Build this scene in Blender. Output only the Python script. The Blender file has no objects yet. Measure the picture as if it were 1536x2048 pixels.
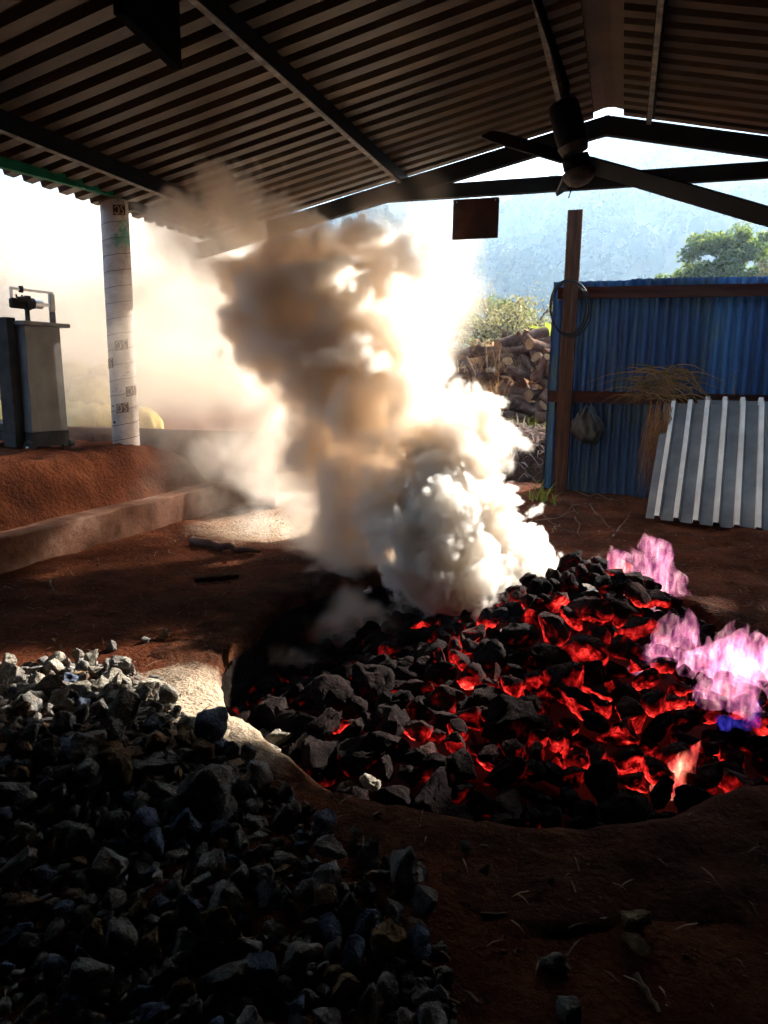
import bpy, bmesh, math, random
import numpy as np
from mathutils import Vector, Matrix, Euler, noise as mnoise

# ------------------------------------------------------------------ scene, camera, world, sun, exposure
scene = bpy.context.scene
scene.render.engine = 'CYCLES'
cy = scene.cycles
cy.use_denoising = True
cy.denoiser = 'OPENIMAGEDENOISE'
cy.use_adaptive_sampling = True
cy.adaptive_threshold = 0.04
cy.max_bounces = 14
cy.diffuse_bounces = 3
cy.glossy_bounces = 2
cy.transmission_bounces = 2
cy.transparent_max_bounces = 16
cy.volume_bounces = 14
cy.volume_step_rate = 1.4
cy.volume_max_steps = 256
cy.caustics_reflective = False
cy.caustics_refractive = False
cy.sample_clamp_indirect = 6.0
scene.view_settings.view_transform = 'Standard'
scene.view_settings.look = 'None'
scene.view_settings.gamma = 1.0
scene.view_settings.use_curve_mapping = False
scene.view_settings.exposure = 2.9

FPX, CAM_H = 1440.0, 1.35            # focal length in photo pixels, eye height in metres
YAW, PITCH, ROLL = math.radians(18), math.radians(10.6), math.radians(0.8)
CP, SP = math.cos(PITCH), math.sin(PITCH)
c_fwd = np.array([-math.sin(YAW) * CP, math.cos(YAW) * CP, -SP])
c_r0 = np.array([math.cos(YAW), math.sin(YAW), 0.0])
c_u0 = np.cross(c_r0, c_fwd)
c_right = c_r0 * math.cos(ROLL) + c_u0 * math.sin(ROLL)
c_up = np.cross(c_right, c_fwd)
CAM = np.array([0.0, 0.0, CAM_H])
cam_data = bpy.data.cameras.new('camera')
cam = bpy.data.objects.new('camera', cam_data)
scene.collection.objects.link(cam)
cam_data.sensor_width = 36.0
cam_data.lens = FPX / 2048.0 * 36.0
cam_data.clip_start = 0.05
cam_data.clip_end = 6000.0
cam.matrix_world = Matrix(((c_right[0], c_up[0], -c_fwd[0], 0), (c_right[1], c_up[1], -c_fwd[1], 0),
                           (c_right[2], c_up[2], -c_fwd[2], CAM_H), (0, 0, 0, 1)))
scene.camera = cam

# sun far to the right behind the fence: kx, ky = metres of shadow per metre of height
SKX, SKY = 0.84, 1.66
SUN_EL = math.atan(1 / math.hypot(SKX, SKY))
SUN_AZ = math.atan2(SKX, SKY)        # clockwise from +Y
world = bpy.data.worlds.new('World')
scene.world = world
world.use_nodes = True
wn, wl = world.node_tree.nodes, world.node_tree.links
wn.clear()
sky = wn.new('ShaderNodeTexSky')
sky.sky_type = 'NISHITA'
sky.sun_disc = False
sky.sun_elevation = SUN_EL
sky.sun_rotation = SUN_AZ
sky.air_density = 1.0
sky.dust_density = 2.0
bg = wn.new('ShaderNodeBackground')
bg.inputs['Strength'].default_value = 0.055
wo = wn.new('ShaderNodeOutputWorld')
wl.new(sky.outputs[0], bg.inputs[0])
wl.new(bg.outputs[0], wo.inputs[0])
sun_data = bpy.data.lights.new('sun', 'SUN')
sun_data.energy = 5.0
sun_data.angle = math.radians(0.53)
sun_data.color = (1.0, 0.94, 0.85)
sun = bpy.data.objects.new('sun', sun_data)
scene.collection.objects.link(sun)
sun_dir = Vector((SKX, SKY, 1.0)).normalized()
sun.rotation_euler = sun_dir.to_track_quat('Z', 'Y').to_euler()
sun.location = (6, 14, 12)

# ------------------------------------------------------------------ helpers
COL = scene.collection
R = random.Random(7)
NPR = np.random.default_rng(11)

def ray(x, y):
    return c_fwd + c_right * (x - 768) / FPX - c_up * (y - 1024) / FPX
def at_y(x, y, Y):                    # photo pixel -> point in the plane Y
    d = ray(x, y); return CAM + d * (Y / d[1])
def at_x(x, y, X):
    d = ray(x, y); return CAM + d * (X / d[0])
def on_z(x, y, Z=0.0):                # photo pixel -> point at height Z
    d = ray(x, y); return CAM + d * ((Z - CAM_H) / d[2])
def at_d(x, y, D):
    return CAM + ray(x, y) * D

def tag(o, label=None, cat=None, group=None, kind=None):
    if label: o['label'] = label
    if cat: o['category'] = cat
    if group: o['group'] = group
    if kind: o['kind'] = kind
    return o

def empty(name, loc=(0, 0, 0), rot=(0, 0, 0)):
    o = bpy.data.objects.new(name, None)
    o.empty_display_size = 0.1
    o.location = loc; o.rotation_euler = rot
    COL.objects.link(o)
    return o

def link(name, me, parent=None):
    o = bpy.data.objects.new(name, me)
    COL.objects.link(o)
    if parent is not None: o.parent = parent
    return o

def copy_tree(o, parent=None):
    c = o.copy(); COL.objects.link(c); c.parent = parent
    for ch in list(o.children): copy_tree(ch, c)
    return c

class MB:
    """collects shapes, builds one mesh object"""
    def __init__(s): s.v, s.f = [], []
    def add(s, vs, fs):
        b = len(s.v); s.v += [tuple(map(float, v)) for v in vs]; s.f += [tuple(i + b for i in f) for f in fs]; return s
    def box(s, c, d, rot=None, taper=None):
        hx, hy, hz = d[0] / 2, d[1] / 2, d[2] / 2
        vs = [Vector((x * hx, y * hy, z * hz)) for z in (-1, 1) for y in (-1, 1) for x in (-1, 1)]
        if taper:
            for q in vs[4:]: q.x *= taper; q.y *= taper
        if rot is not None: vs = [rot @ v for v in vs]
        vs = [v + Vector(c) for v in vs]
        return s.add(vs, [(0, 2, 3, 1), (4, 5, 7, 6), (0, 1, 5, 4), (2, 6, 7, 3), (0, 4, 6, 2), (1, 3, 7, 5)])
    def beam(s, a, b, w, h, up=(0, 0, 1)):
        a, b = Vector(a), Vector(b); t = (b - a).normalized(); u = Vector(up)
        n = t.cross(u).normalized(); u = n.cross(t)
        m = Matrix((n, t, u)).transposed()
        return s.box((a + b) / 2, (w, (b - a).length, h), m)
    def tube(s, pts, rad, n=8, cap=True):
        pts = [Vector(p) for p in pts]; k = len(pts)
        rr = rad if hasattr(rad, '__len__') else [rad] * k
        vs, fs = [], []; prev = None
        for i, p in enumerate(pts):
            t = (pts[min(i + 1, k - 1)] - pts[max(i - 1, 0)]).normalized()
            if prev is None: u = t.orthogonal().normalized()
            else:
                u = prev - t * prev.dot(t)
                u = u.normalized() if u.length > 1e-6 else t.orthogonal().normalized()
            prev = u; w = t.cross(u)
            for j in range(n):
                a = 2 * math.pi * j / n; vs.append(p + (u * math.cos(a) + w * math.sin(a)) * rr[i])
        for i in range(k - 1):
            for j in range(n):
                a, b = i * n + j, i * n + (j + 1) % n; fs.append((a, b, b + n, a + n))
        if cap: fs += [tuple(reversed(range(n))), tuple(range((k - 1) * n, k * n))]
        return s.add(vs, fs)
    def lathe(s, prof, n=24, c=(0, 0, 0), m=None):
        vs, fs = [], []
        for (r, z) in prof:
            for j in range(n):
                a = 2 * math.pi * j / n; q = Vector((r * math.cos(a), r * math.sin(a), z))
                if m is not None: q = m @ q
                vs.append(q + Vector(c))
        for i in range(len(prof) - 1):
            for j in range(n):
                a, b = i * n + j, i * n + (j + 1) % n; fs.append((a, b, b + n, a + n))
        fs += [tuple(reversed(range(n))), tuple(range((len(prof) - 1) * n, len(prof) * n))]
        return s.add(vs, fs)
    def mesh(s, name, mat=None, smooth=None):
        me = bpy.data.meshes.new(name); me.from_pydata(s.v, [], s.f); me.update()
        if mat is not None: me.materials.append(mat)
        if smooth is not None:
            me.polygons.foreach_set('use_smooth', [True] * len(me.polygons))
            me.set_sharp_from_angle(angle=math.radians(smooth))
        return me
    def build(s, name, mat, parent=None, smooth=None):
        return link(name, s.mesh(name, mat, smooth), parent)

def bevel(o, w=0.004, seg=2):
    bm = bmesh.new(); bm.from_mesh(o.data)
    bmesh.ops.bevel(bm, geom=list(bm.edges), offset=w, segments=seg, affect='EDGES', profile=0.5, clamp_overlap=True)
    bm.to_mesh(o.data); bm.free(); return o

def np_mesh(name, V, Fq, mat=None, smooth=False):
    """fast mesh from numpy arrays (faces all of one size)"""
    V = np.ascontiguousarray(V, np.float32); Fq = np.ascontiguousarray(Fq, np.int32)
    me = bpy.data.meshes.new(name)
    me.vertices.add(len(V)); me.vertices.foreach_set('co', V.ravel())
    k = Fq.shape[1]
    me.loops.add(Fq.size); me.loops.foreach_set('vertex_index', Fq.ravel())
    me.polygons.add(len(Fq)); me.polygons.foreach_set('loop_start', np.arange(0, Fq.size, k, dtype=np.int32))
    me.update(calc_edges=True)
    if smooth: me.polygons.foreach_set('use_smooth', np.ones(len(Fq), bool))
    if mat is not None: me.materials.append(mat)
    return me

# ---- numpy value noise (2-D and 3-D) with smooth interpolation
_lat = NPR.random(1 << 16).astype(np.float32)
def _h3(i, j, k, s):
    return _lat[((i * 73856093) ^ (j * 19349663) ^ (k * 83492791) ^ (s * 2654435)) & 0xFFFF]
def vnoise(x, y, z, seed=0):
    fx, fy, fz = np.floor(x), np.floor(y), np.floor(z)
    i, j, k = fx.astype(np.int64), fy.astype(np.int64), fz.astype(np.int64)
    u, v, w = (x - fx).astype(np.float32), (y - fy).astype(np.float32), (z - fz).astype(np.float32)
    u = u * u * (3 - 2 * u); v = v * v * (3 - 2 * v); w = w * w * (3 - 2 * w)
    def L(a, b, t): return a + (b - a) * t
    a = L(L(_h3(i, j, k, seed), _h3(i + 1, j, k, seed), u), L(_h3(i, j + 1, k, seed), _h3(i + 1, j + 1, k, seed), u), v)
    b = L(L(_h3(i, j, k + 1, seed), _h3(i + 1, j, k + 1, seed), u), L(_h3(i, j + 1, k + 1, seed), _h3(i + 1, j + 1, k + 1, seed), u), v)
    return L(a, b, w) * 2 - 1
def fbm(x, y, z=0.0, oct=4, seed=0, gain=0.5):
    x = np.asarray(x, float); z = np.zeros_like(x) + z
    s = 0; a = 1.0
    for o in range(oct):
        s = s + a * vnoise(x * 2 ** o + 3.1 * o, y * 2 ** o + 1.7 * o, z * 2 ** o, seed + o); a *= gain
    return s
def sstep(a, b, x):
    t = np.clip((x - a) / (b - a), 0, 1); return t * t * (3 - 2 * t)

# ------------------------------------------------------------------ materials
def mat_new(name):
    m = bpy.data.materials.new(name); m.use_nodes = True
    nt = m.node_tree; nt.nodes.clear()
    out = nt.nodes.new('ShaderNodeOutputMaterial')
    return m, nt, out
def N(nt, t, **kw):
    n = nt.nodes.new(t)
    for k, v in kw.items():
        if k in n.inputs.keys(): n.inputs[k].default_value = v
        else: setattr(n, k, v)
    return n
def ramp(nt, fac, stops):
    r = nt.nodes.new('ShaderNodeValToRGB'); e = r.color_ramp.elements
    while len(e) < len(stops): e.new(0.5)
    for k, (p, c) in zip(e, stops): k.position = p; k.color = (*c, 1.0) if len(c) == 3 else c
    nt.links.new(fac, r.inputs[0]); return r
def surf(name, stops, scale=8.0, rough=0.9, metal=0.0, bump=0.3, bump_scale=None, detail=8, coord='Object', spec=0.02,
         stretch=(1, 1, 1), dirt=None, per_object=0.0, bump_dist=0.01):
    """principled surface: noise -> colour ramp, finer noise -> bump; optional dirt blotches and per-object value shift"""
    m, nt, out = mat_new(name)
    tc = N(nt, 'ShaderNodeTexCoord'); mp = N(nt, 'ShaderNodeMapping'); mp.inputs['Scale'].default_value = stretch
    nt.links.new(tc.outputs[coord], mp.inputs[0]); vec = mp.outputs[0]
    oi = N(nt, 'ShaderNodeObjectInfo')
    if per_object:
        ad = N(nt, 'ShaderNodeVectorMath', operation='ADD'); nt.links.new(vec, ad.inputs[0])
        sc = N(nt, 'ShaderNodeVectorMath', operation='SCALE'); sc.inputs[0].default_value = (17.3, 9.1, 5.7); nt.links.new(oi.outputs['Random'], sc.inputs['Scale'])
        nt.links.new(sc.outputs[0], ad.inputs[1]); vec = ad.outputs[0]
    n1 = N(nt, 'ShaderNodeTexNoise', Scale=scale, Detail=detail, Roughness=0.62); nt.links.new(vec, n1.inputs['Vector'])
    col = ramp(nt, n1.outputs[0], stops).outputs[0]
    if dirt:
        dcol, dscale, d0, d1 = dirt
        n3 = N(nt, 'ShaderNodeTexNoise', Scale=dscale, Detail=6.0, Roughness=0.7); nt.links.new(vec, n3.inputs['Vector'])
        dr = ramp(nt, n3.outputs[0], [(d0, (0, 0, 0)), (d1, (1, 1, 1))])
        mx = N(nt, 'ShaderNodeMix', data_type='RGBA'); nt.links.new(dr.outputs[0], mx.inputs[0]); nt.links.new(col, mx.inputs[6]); mx.inputs[7].default_value = (*dcol, 1); col = mx.outputs[2]
    if per_object:
        mr = N(nt, 'ShaderNodeMapRange'); mr.inputs[3].default_value = 1 - per_object; mr.inputs[4].default_value = 1 + per_object
        nt.links.new(oi.outputs['Random'], mr.inputs[0])
        hs = N(nt, 'ShaderNodeHueSaturation'); nt.links.new(col, hs.inputs['Color']); nt.links.new(mr.outputs[0], hs.inputs['Value']); col = hs.outputs[0]
    p = N(nt, 'ShaderNodeBsdfPrincipled', Roughness=rough, Metallic=metal); p.inputs['Specular IOR Level'].default_value = spec
    nt.links.new(col, p.inputs['Base Color'])
    if bump:
        n2 = N(nt, 'ShaderNodeTexNoise', Scale=bump_scale or scale * 5, Detail=8.0, Roughness=0.65); nt.links.new(vec, n2.inputs['Vector'])
        b = N(nt, 'ShaderNodeBump', Strength=bump, Distance=bump_dist); nt.links.new(n2.outputs[0], b.inputs['Height']); nt.links.new(b.outputs[0], p.inputs['Normal'])
    nt.links.new(p.outputs[0], out.inputs[0])
    return m

M = {}
M['earth'] = surf('earth', [(0.25, (0.014, 0.0042, 0.002)), (0.5, (0.078, 0.0215, 0.0085)), (0.75, (0.185, 0.058, 0.024))], scale=1.6, bump=1.0, bump_scale=30, bump_dist=0.06,
                  dirt=((0.20, 0.12, 0.07), 3.0, 0.64, 0.85))
M['concrete'] = surf('dusty_concrete', [(0.3, (0.075, 0.032, 0.019)), (0.55, (0.155, 0.075, 0.048)), (0.8, (0.27, 0.18, 0.135))], scale=3.0, bump=0.7, bump_scale=30, bump_dist=0.012,
                     dirt=((0.05, 0.025, 0.015), 5.0, 0.55, 0.75))
M['rim'] = surf('baked_clay', [(0.3, (0.018, 0.0066, 0.0033)), (0.55, (0.062, 0.021, 0.0095)), (0.8, (0.13, 0.050, 0.024))], scale=7.0, bump=1.0, bump_scale=34, bump_dist=0.05)
def sunlit_dust(m, centre, r0, r1):
    """pale ragged lime dust that also paints sunlight into an earth colour"""
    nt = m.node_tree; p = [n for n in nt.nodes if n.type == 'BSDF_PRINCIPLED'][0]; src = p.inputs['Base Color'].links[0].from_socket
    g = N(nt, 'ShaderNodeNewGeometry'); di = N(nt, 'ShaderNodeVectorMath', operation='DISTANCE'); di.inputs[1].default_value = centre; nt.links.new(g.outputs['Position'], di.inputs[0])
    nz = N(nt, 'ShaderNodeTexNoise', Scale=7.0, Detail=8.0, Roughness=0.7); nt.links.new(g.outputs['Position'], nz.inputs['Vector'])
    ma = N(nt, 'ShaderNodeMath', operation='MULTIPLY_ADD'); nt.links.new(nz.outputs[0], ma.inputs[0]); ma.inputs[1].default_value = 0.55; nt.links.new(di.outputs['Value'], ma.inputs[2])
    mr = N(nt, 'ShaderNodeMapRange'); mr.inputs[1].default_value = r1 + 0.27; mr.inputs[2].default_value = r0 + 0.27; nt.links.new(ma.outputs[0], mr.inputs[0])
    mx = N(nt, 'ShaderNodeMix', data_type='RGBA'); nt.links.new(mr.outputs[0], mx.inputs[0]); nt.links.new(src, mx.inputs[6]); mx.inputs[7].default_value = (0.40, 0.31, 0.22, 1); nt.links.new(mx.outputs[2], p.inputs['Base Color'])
for k in ('rim', 'earth'): sunlit_dust(M[k], (-1.5, 2.3, 0.0), 0.30, 0.62)  # dust by the pile, with the brightness of the sunlit strip painted in
sunlit_dust(M['earth'], (-2.75, 6.1, 0.0), 0.35, 1.15)  # pale dust plus painted sun on the lit earth behind the pit
M['roof'] = surf('sooty_roof_metal', [(0.3, (0.028, 0.015, 0.006)), (0.55, (0.072, 0.043, 0.020)), (0.8, (0.145, 0.095, 0.048))], scale=2.5, rough=0.5, metal=0.2, bump=0.15, bump_scale=60, per_object=0.22, stretch=(0.5, 1.5, 1.5),
                 dirt=((0.03, 0.012, 0.006), 4.0, 0.5, 0.72), spec=0.4)
M['steel'] = surf('black_painted_steel', [(0.3, (0.005, 0.005, 0.006)), (0.7, (0.012, 0.012, 0.014))], scale=6, rough=0.7, bump=0.2, spec=0.15)
M['purlin'] = surf('worn_lit_purlin_steel', [(0.35, (0.05, 0.045, 0.04)), (0.5, (0.13, 0.118, 0.10)), (0.7, (0.26, 0.235, 0.20))], scale=14, rough=0.6, bump=0.2, spec=0.4)  # spotted worn paint plus light on the bottom flange, put into the colour
M['green'] = surf('green_painted_steel', [(0.3, (0.008, 0.09, 0.045)), (0.7, (0.015, 0.15, 0.08))], scale=6, rough=0.6, bump=0.1)

# ------------------------------------------------------------------ ground
KX, KY, KR = -0.47, 3.47, 1.43        # kiln mouth: centre and radius
def kiln_r(th):                        # uneven outline of the mouth
    return KR * (1 + 0.025 * np.sin(3 * th + 0.6) + 0.018 * np.sin(5 * th + 2.0) + 0.012 * np.sin(9 * th))
def terrain(x, y):
    x = np.asarray(x, float); y = np.asarray(y, float)
    near = 1 - sstep(14, 40, np.hypot(x, y))
    z = near * (0.035 * fbm(x * 0.9, y * 0.9, 0, 3, 5) + 0.016 * fbm(x * 3.7, y * 3.7, 0, 3, 9))
    kr = np.hypot(x - KX, y - KY); z = z * sstep(KR + 0.2, KR + 0.9, kr)
    cf = 1 - 0.5 * sstep(5.9, 7.0, y)
    ter = (0.23 + 0.43 * sstep(-4.06, -4.36, x) * cf + 0.04 * fbm(x * 2.6, y * 2.6, 1.0, 5, 31, 0.6) * sstep(-4.1, -4.4, x)) * (1 - 0.6 * sstep(8, 11, y))
    z = z * (1 - 0.5 * sstep(-3.9, -4.0, x)) + ter * sstep(-3.92, -4.0, x) * (1 - sstep(9, 14, y) * 0.6)
    z = z + 0.13 * np.exp(-((x + 1.95) / 0.75) ** 2 - ((y - 1.75) / 0.55) ** 2) * 1.0
    z = z + 0.010 * near * np.abs(fbm(x * 6, y * 9, 0, 3, 63)) * sstep(KR + 0.3, KR + 0.9, kr)
    z = z - 0.20 * sstep(9.2, 11, y) * sstep(-4.0, -3.4, x)
    z = z + sstep(30, 160, y) * 6.0 + near * 0
    z = z + 0.05 * sstep(0.1, 0.5, fbm(x * 1.3 + 4, y * 2.1, 0, 3, 41)) * sstep(-0.6, 0.2, x) * sstep(5.2, 6.0, y) * (1 - sstep(8, 9, y))
    return z
def axis(lo, hi, step, far_lo, far_hi, n):
    a = list(np.arange(lo, hi + 1e-6, step))
    left = [lo - (lo - far_lo) * (k / n) ** 3 for k in range(n, 0, -1)]
    right = [a[-1] + (far_hi - a[-1]) * (k / n) ** 3 for k in range(1, n + 1)]
    return np.array(left + a + right)
gx = axis(-6.2, 3.6, 0.045, -1500, 1500, 26); gy = axis(0.2, 10.4, 0.045, -1500, 1500, 26)
GX, GY = np.meshgrid(gx, gy)
GZ = terrain(GX, GY)
nx_, ny_ = len(gx), len(gy)
ii = np.arange(nx_ * ny_).reshape(ny_, nx_)
quads = np.stack([ii[:-1, :-1], ii[:-1, 1:], ii[1:, 1:], ii[1:, :-1]], -1).reshape(-1, 4)
GV = np.stack([GX, GY, GZ], -1).reshape(-1, 3)
ctr = GV[quads].mean(1)
thq = np.arctan2(ctr[:, 1] - KY, ctr[:, 0] - KX)
keep = np.hypot(ctr[:, 0] - KX, ctr[:, 1] - KY) > kiln_r(thq) + 0.10
ground = tag(link('ground', np_mesh('ground', GV, quads[keep], M['earth'], True)), kind='structure')

# ------------------------------------------------------------------ kiln pit
M['pit'] = surf('soot_black_clay', [(0.3, (0.006, 0.004, 0.0035)), (0.6, (0.014, 0.009, 0.007)), (0.85, (0.03, 0.02, 0.016))], scale=5, bump=1.0, bump_scale=26, bump_dist=0.05)
kiln = tag(empty('lime_kiln', (KX, KY, 0)), 'round burning pit kiln with a rounded baked earth rim', 'kiln')
def ring_mesh(prof, name, mat, n=220, nz=0.02, seed=3):
    th = np.linspace(0, 2 * math.pi, n, endpoint=False)
    rows = []
    for (dr, z) in prof:
        r = kiln_r(th) + dr
        x, y = r * np.cos(th), r * np.sin(th)
        d = fbm(x * 4, y * 4, z * 4, 4, seed) * nz
        rows.append(np.stack([x + d * np.cos(th), y + d * np.sin(th), np.full(n, z) + fbm(x * 5 + 9, y * 5, z * 3, 4, seed + 7) * nz * (1.3 if z > -0.1 else 0.3)], -1))
    V = np.concatenate(rows); k = len(prof)
    i = np.arange(n); j = (i + 1) % n
    Fq = np.concatenate([np.stack([a * n + i, a * n + j, (a + 1) * n + j, (a + 1) * n + i], -1) for a in range(k - 1)])[:, ::-1]
    return np_mesh(name, V, Fq, mat, True)
def smooth_prof(p, m):
    p = np.array(p); t = np.linspace(0, len(p) - 1, m)
    return list(zip(np.interp(t, range(len(p)), p[:, 0]), np.interp(t, range(len(p)), p[:, 1])))
link('rim', ring_mesh(smooth_prof([(0.50, -0.05), (0.38, -0.012), (0.26, 0.010), (0.12, 0.018), (0.04, 0.016), (-0.005, 0.0), (-0.03, -0.06)], 26), 'rim', M['rim']), kiln)
link('pit_wall', ring_mesh(smooth_prof([(-0.035, -0.065), (-0.06, -0.25), (-0.05, -0.5), (-0.1, -0.85)], 16), 'pit_wall', M['pit'], seed=13, nz=0.03), kiln)

# ------------------------------------------------------------------ kerb, terrace parapet
def rough_bar(name, pts, w, z0f, z1f, mat, seg=0.05, nz=0.012, seed=1):
    """a low cast wall along a plan line, uneven faces; z0f/z1f give bottom and top height along it"""
    a, b = np.array(pts[0], float), np.array(pts[1], float); Lg = np.linalg.norm(b - a); n = int(Lg / seg) + 2
    t = (b - a) / Lg; nrm = np.array([-t[1], t[0]])
    prof = []                                         # (side, height fraction)
    for k in range(7): prof.append((-0.5, k / 7))
    prof += [(-0.5, 0.97), (-0.44, 1.0)] + [(-0.44 + 0.88 * k / 5, 1.0) for k in range(1, 5)] + [(0.44, 1.0), (0.5, 0.97)]
    for k in range(6, -1, -1): prof.append((0.5, k / 7))
    m = len(prof); V = []
    for i in range(n):
        s = Lg * i / (n - 1); c = a + t * s
        for (q, h) in prof:
            z0, z1 = z0f(s / Lg), z1f(s / Lg); z = z0 + (z1 - z0) * h; p = c + nrm * q * w
            d = float(fbm(p[0] * 3, p[1] * 3, z * 3 + q, 4, seed)) * nz
            V.append((p[0] + nrm[0] * d, p[1] + nrm[1] * d, z + d * 0.7))
    V = np.array(V); F = []
    for i in range(n - 1):
        for j in range(m - 1): F.append((i * m + j, i * m + j + 1, (i + 1) * m + j + 1, (i + 1) * m + j))
    me = bpy.data.meshes.new(name)
    me.from_pydata([tuple(v) for v in V], [], F + [tuple(range(m)), tuple(reversed(range((n - 1) * m, n * m)))])
    me.materials.append(mat); me.polygons.foreach_set('use_smooth', [True] * len(me.polygons)); me.set_sharp_from_angle(angle=math.radians(40)); me.update()
    return link(name, me)
tag(rough_bar('concrete_kerb', [(-3.98, 0.4), (-3.96, 7.6)], 0.19, lambda s: -0.15, lambda s: 0.275 - 0.03 * s, M['concrete'], seed=4),
    'long dusty concrete kerb holding back the earth terrace', 'kerb')
PA, PB = (-7.4, 6.02), (-3.4, 6.80)
tag(rough_bar('parapet_wall', [PA, PB], 0.15, lambda s: 0.0, lambda s: 0.785 - 0.01 * s, M['concrete'], seed=8, nz=0.008),
    'low plain concrete parapet wall at the back of the terrace', 'wall')

# ------------------------------------------------------------------ shed roof
RX, RZ, RS = -0.30, 3.74, 0.215       # ridge position, height of the sheet underside there, slope
Y_END, EAVE = 7.40, 4.28
def zroof(x, off=0.0): return RZ - RS * abs(x - RX) + off
shed = tag(empty('open_shed', (RX, 3.0, 0)), 'open sided shed with sooty corrugated metal gable roof on black steel trusses', 'shed')
def S(o):                              # parent to the shed keeping world coordinates
    o.parent = shed; o.location = (-RX, -3.0, 0); return o
PITCHR, RIBS = 0.19, 5
def sheet_mesh(side):
    one = [(0.0, 0), (0.092, 0), (0.112, 0.050), (0.170, 0.050), (0.19, 0)]
    prof = []
    for k in range(RIBS):
        for (a, h) in one[:-1]: prof.append((k * PITCHR + a, h))
    prof.append((RIBS * PITCHR, 0)); prof.append((RIBS * PITCHR + 0.03, 0))
    nseg = 10; V, F = [], []; m = len(prof)
    for i in range(nseg + 1):
        u = 0.13 + (EAVE - 0.13) * i / nseg; x = RX + side * u; z = RZ - RS * u
        for (a, h) in prof:
            V.append((x, -a, z + h + 0.004 * a / 1.08 + 0.002 * math.sin(u * 3.1 + a * 5)))
    for i in range(nseg):
        for j in range(m - 1):
            q = (i * m + j, i * m + j + 1, (i + 1) * m + j + 1, (i + 1) * m + j)
            F.append(q if side < 0 else q[::-1])
    me = bpy.data.meshes.new('roof_sheet'); me.from_pydata(V, [], F); me.materials.append(M['roof']); me.update(); return me
for side in (-1, 1):
    me = sheet_mesh(side)
    for k in range(14):
        o = S(link('roof_sheet', me)); o.location = (-RX, -3.0 + Y_END - k * RIBS * PITCHR, 0)
cap = MB()
for k in range(2):
    s = -1 if k == 0 else 1
    for i in range(6): pass
n = 60; V, F = [], []
for i in range(n + 1):
    y = Y_END + 0.06 - i * (12.7 / n)
    for (u, dz) in ((-0.26, 0.0), (-0.04, 0.03), (0.04, 0.03), (0.26, 0.0)):
        V.append((RX + u, y, RZ - RS * abs(u) + 0.062 + dz * 0.6))
for i in range(n):
    for j in range(3): F.append((i * 4 + j, i * 4 + j + 1, i * 4 + j + 5, i * 4 + j + 4))
S(MB().add(V, F).build('ridge_cap', M['roof']))
def purlin(x, y0=-5.1, y1=7.36, w=0.042, h=0.135, open_side=1):
    b = MB(); z = zroof(x) - 0.004; t = 0.006
    c = zroof(x)
    sl = RS if x < RX else -RS
    rot = Matrix.Rotation(-math.atan(sl), 3, 'Y')
    yc, L_ = (y0 + y1) / 2, y1 - y0
    cen = Vector((x, yc, z - h / 2))
    for (dx, dz, ww, hh) in ((-open_side * (w / 2 - t / 2), 0, t, h), (open_side * t / 2, h / 2 - t / 2, w - t, t), (open_side * t / 2, -h / 2 + t / 2, w - t, t), (open_side * (w / 2 - t / 2), -h / 2 + 0.014, t, 0.016)):
        b.box(cen + rot @ Vector((dx, 0, dz)), (ww, L_, hh), rot)
    o = S(b.build('purlin', M['steel'])); o.data.materials.append(M['purlin'])
    o.data.polygons.foreach_set('material_index', [1 if k // 6 >= 2 else 0 for k in range(len(o.data.polygons))])  # bottom flange and lip take the lit tone
    return o
for x, os_ in ((-3.85, -1), (-2.2, -1), (-0.66, -1), (0.06, 1), (1.6, 1), (3.25, 1)): purlin(x, open_side=os_)
def truss(y):
    for s in (-1, 1):
        a = (RX - s * 0.035, y + 0.002 * s, zroof(RX) - 0.185 + 0.0075); b = (RX + s * 4.15, y, zroof(RX + s * 4.15) - 0.185)
        S(MB().beam(a, b, 0.08, 0.15).build('rafter', M['steel']))
    S(MB().beam((RX - 2.02, y - 0.003, 3.10), (RX + 2.02, y - 0.003, 3.10), 0.074, 0.125).build('tie_beam', M['steel']))
truss(7.13); truss(-0.6); truss(-4.9)
# unseen back and side walls, added to keep light out of the shed
M['wall'] = surf('dark_shade_boards', [(0.3, (0.02, 0.014, 0.01)), (0.7, (0.06, 0.042, 0.03))], scale=4, bump=0.4)
def shade_panel(x0, x1, y0, y1, h0, h1):
    return S(MB().add([(x0, y0, -.1), (x1, y1, -.1), (x1, y1, h1), (x0, y0, h0)], [(0, 1, 2, 3)]).build('shade_wall', M['wall']))
xs = [RX - 4.2 + 8.4 * k / 8 for k in range(9)]
for a, b in zip(xs[:-1], xs[1:]): shade_panel(a, b, -1.2, -1.2, zroof(a) - .02, zroof(b) - .02)
for k in range(7): shade_panel(3.66, 3.66, -1.2 + k * 1.1, -1.2 + (k + 1) * 1.1, 2.86, 2.86)
for k in range(3): shade_panel(-4.30, -4.30, -1.2 + k * 1.2, -1.2 + (k + 1) * 1.2, 2.8, 2.8)
eb = MB().beam((-4.36, 3.3, 2.755), (-4.36, 5.62, 2.905), 0.06, 0.07)
S(eb.build('eave_beam', M['green']))
for (y0, y1) in ((-5.1, 3.25), (5.68, 7.3)): S(MB().beam((-4.22, y0, 2.80), (-4.22, y1, 2.80), 0.06, 0.07).build('eave_beam', M['steel']))
S(MB().beam((3.62, -5.1, 2.80), (3.62, 7.3, 2.80), 0.06, 0.07).build('eave_beam', M['steel']))

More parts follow.
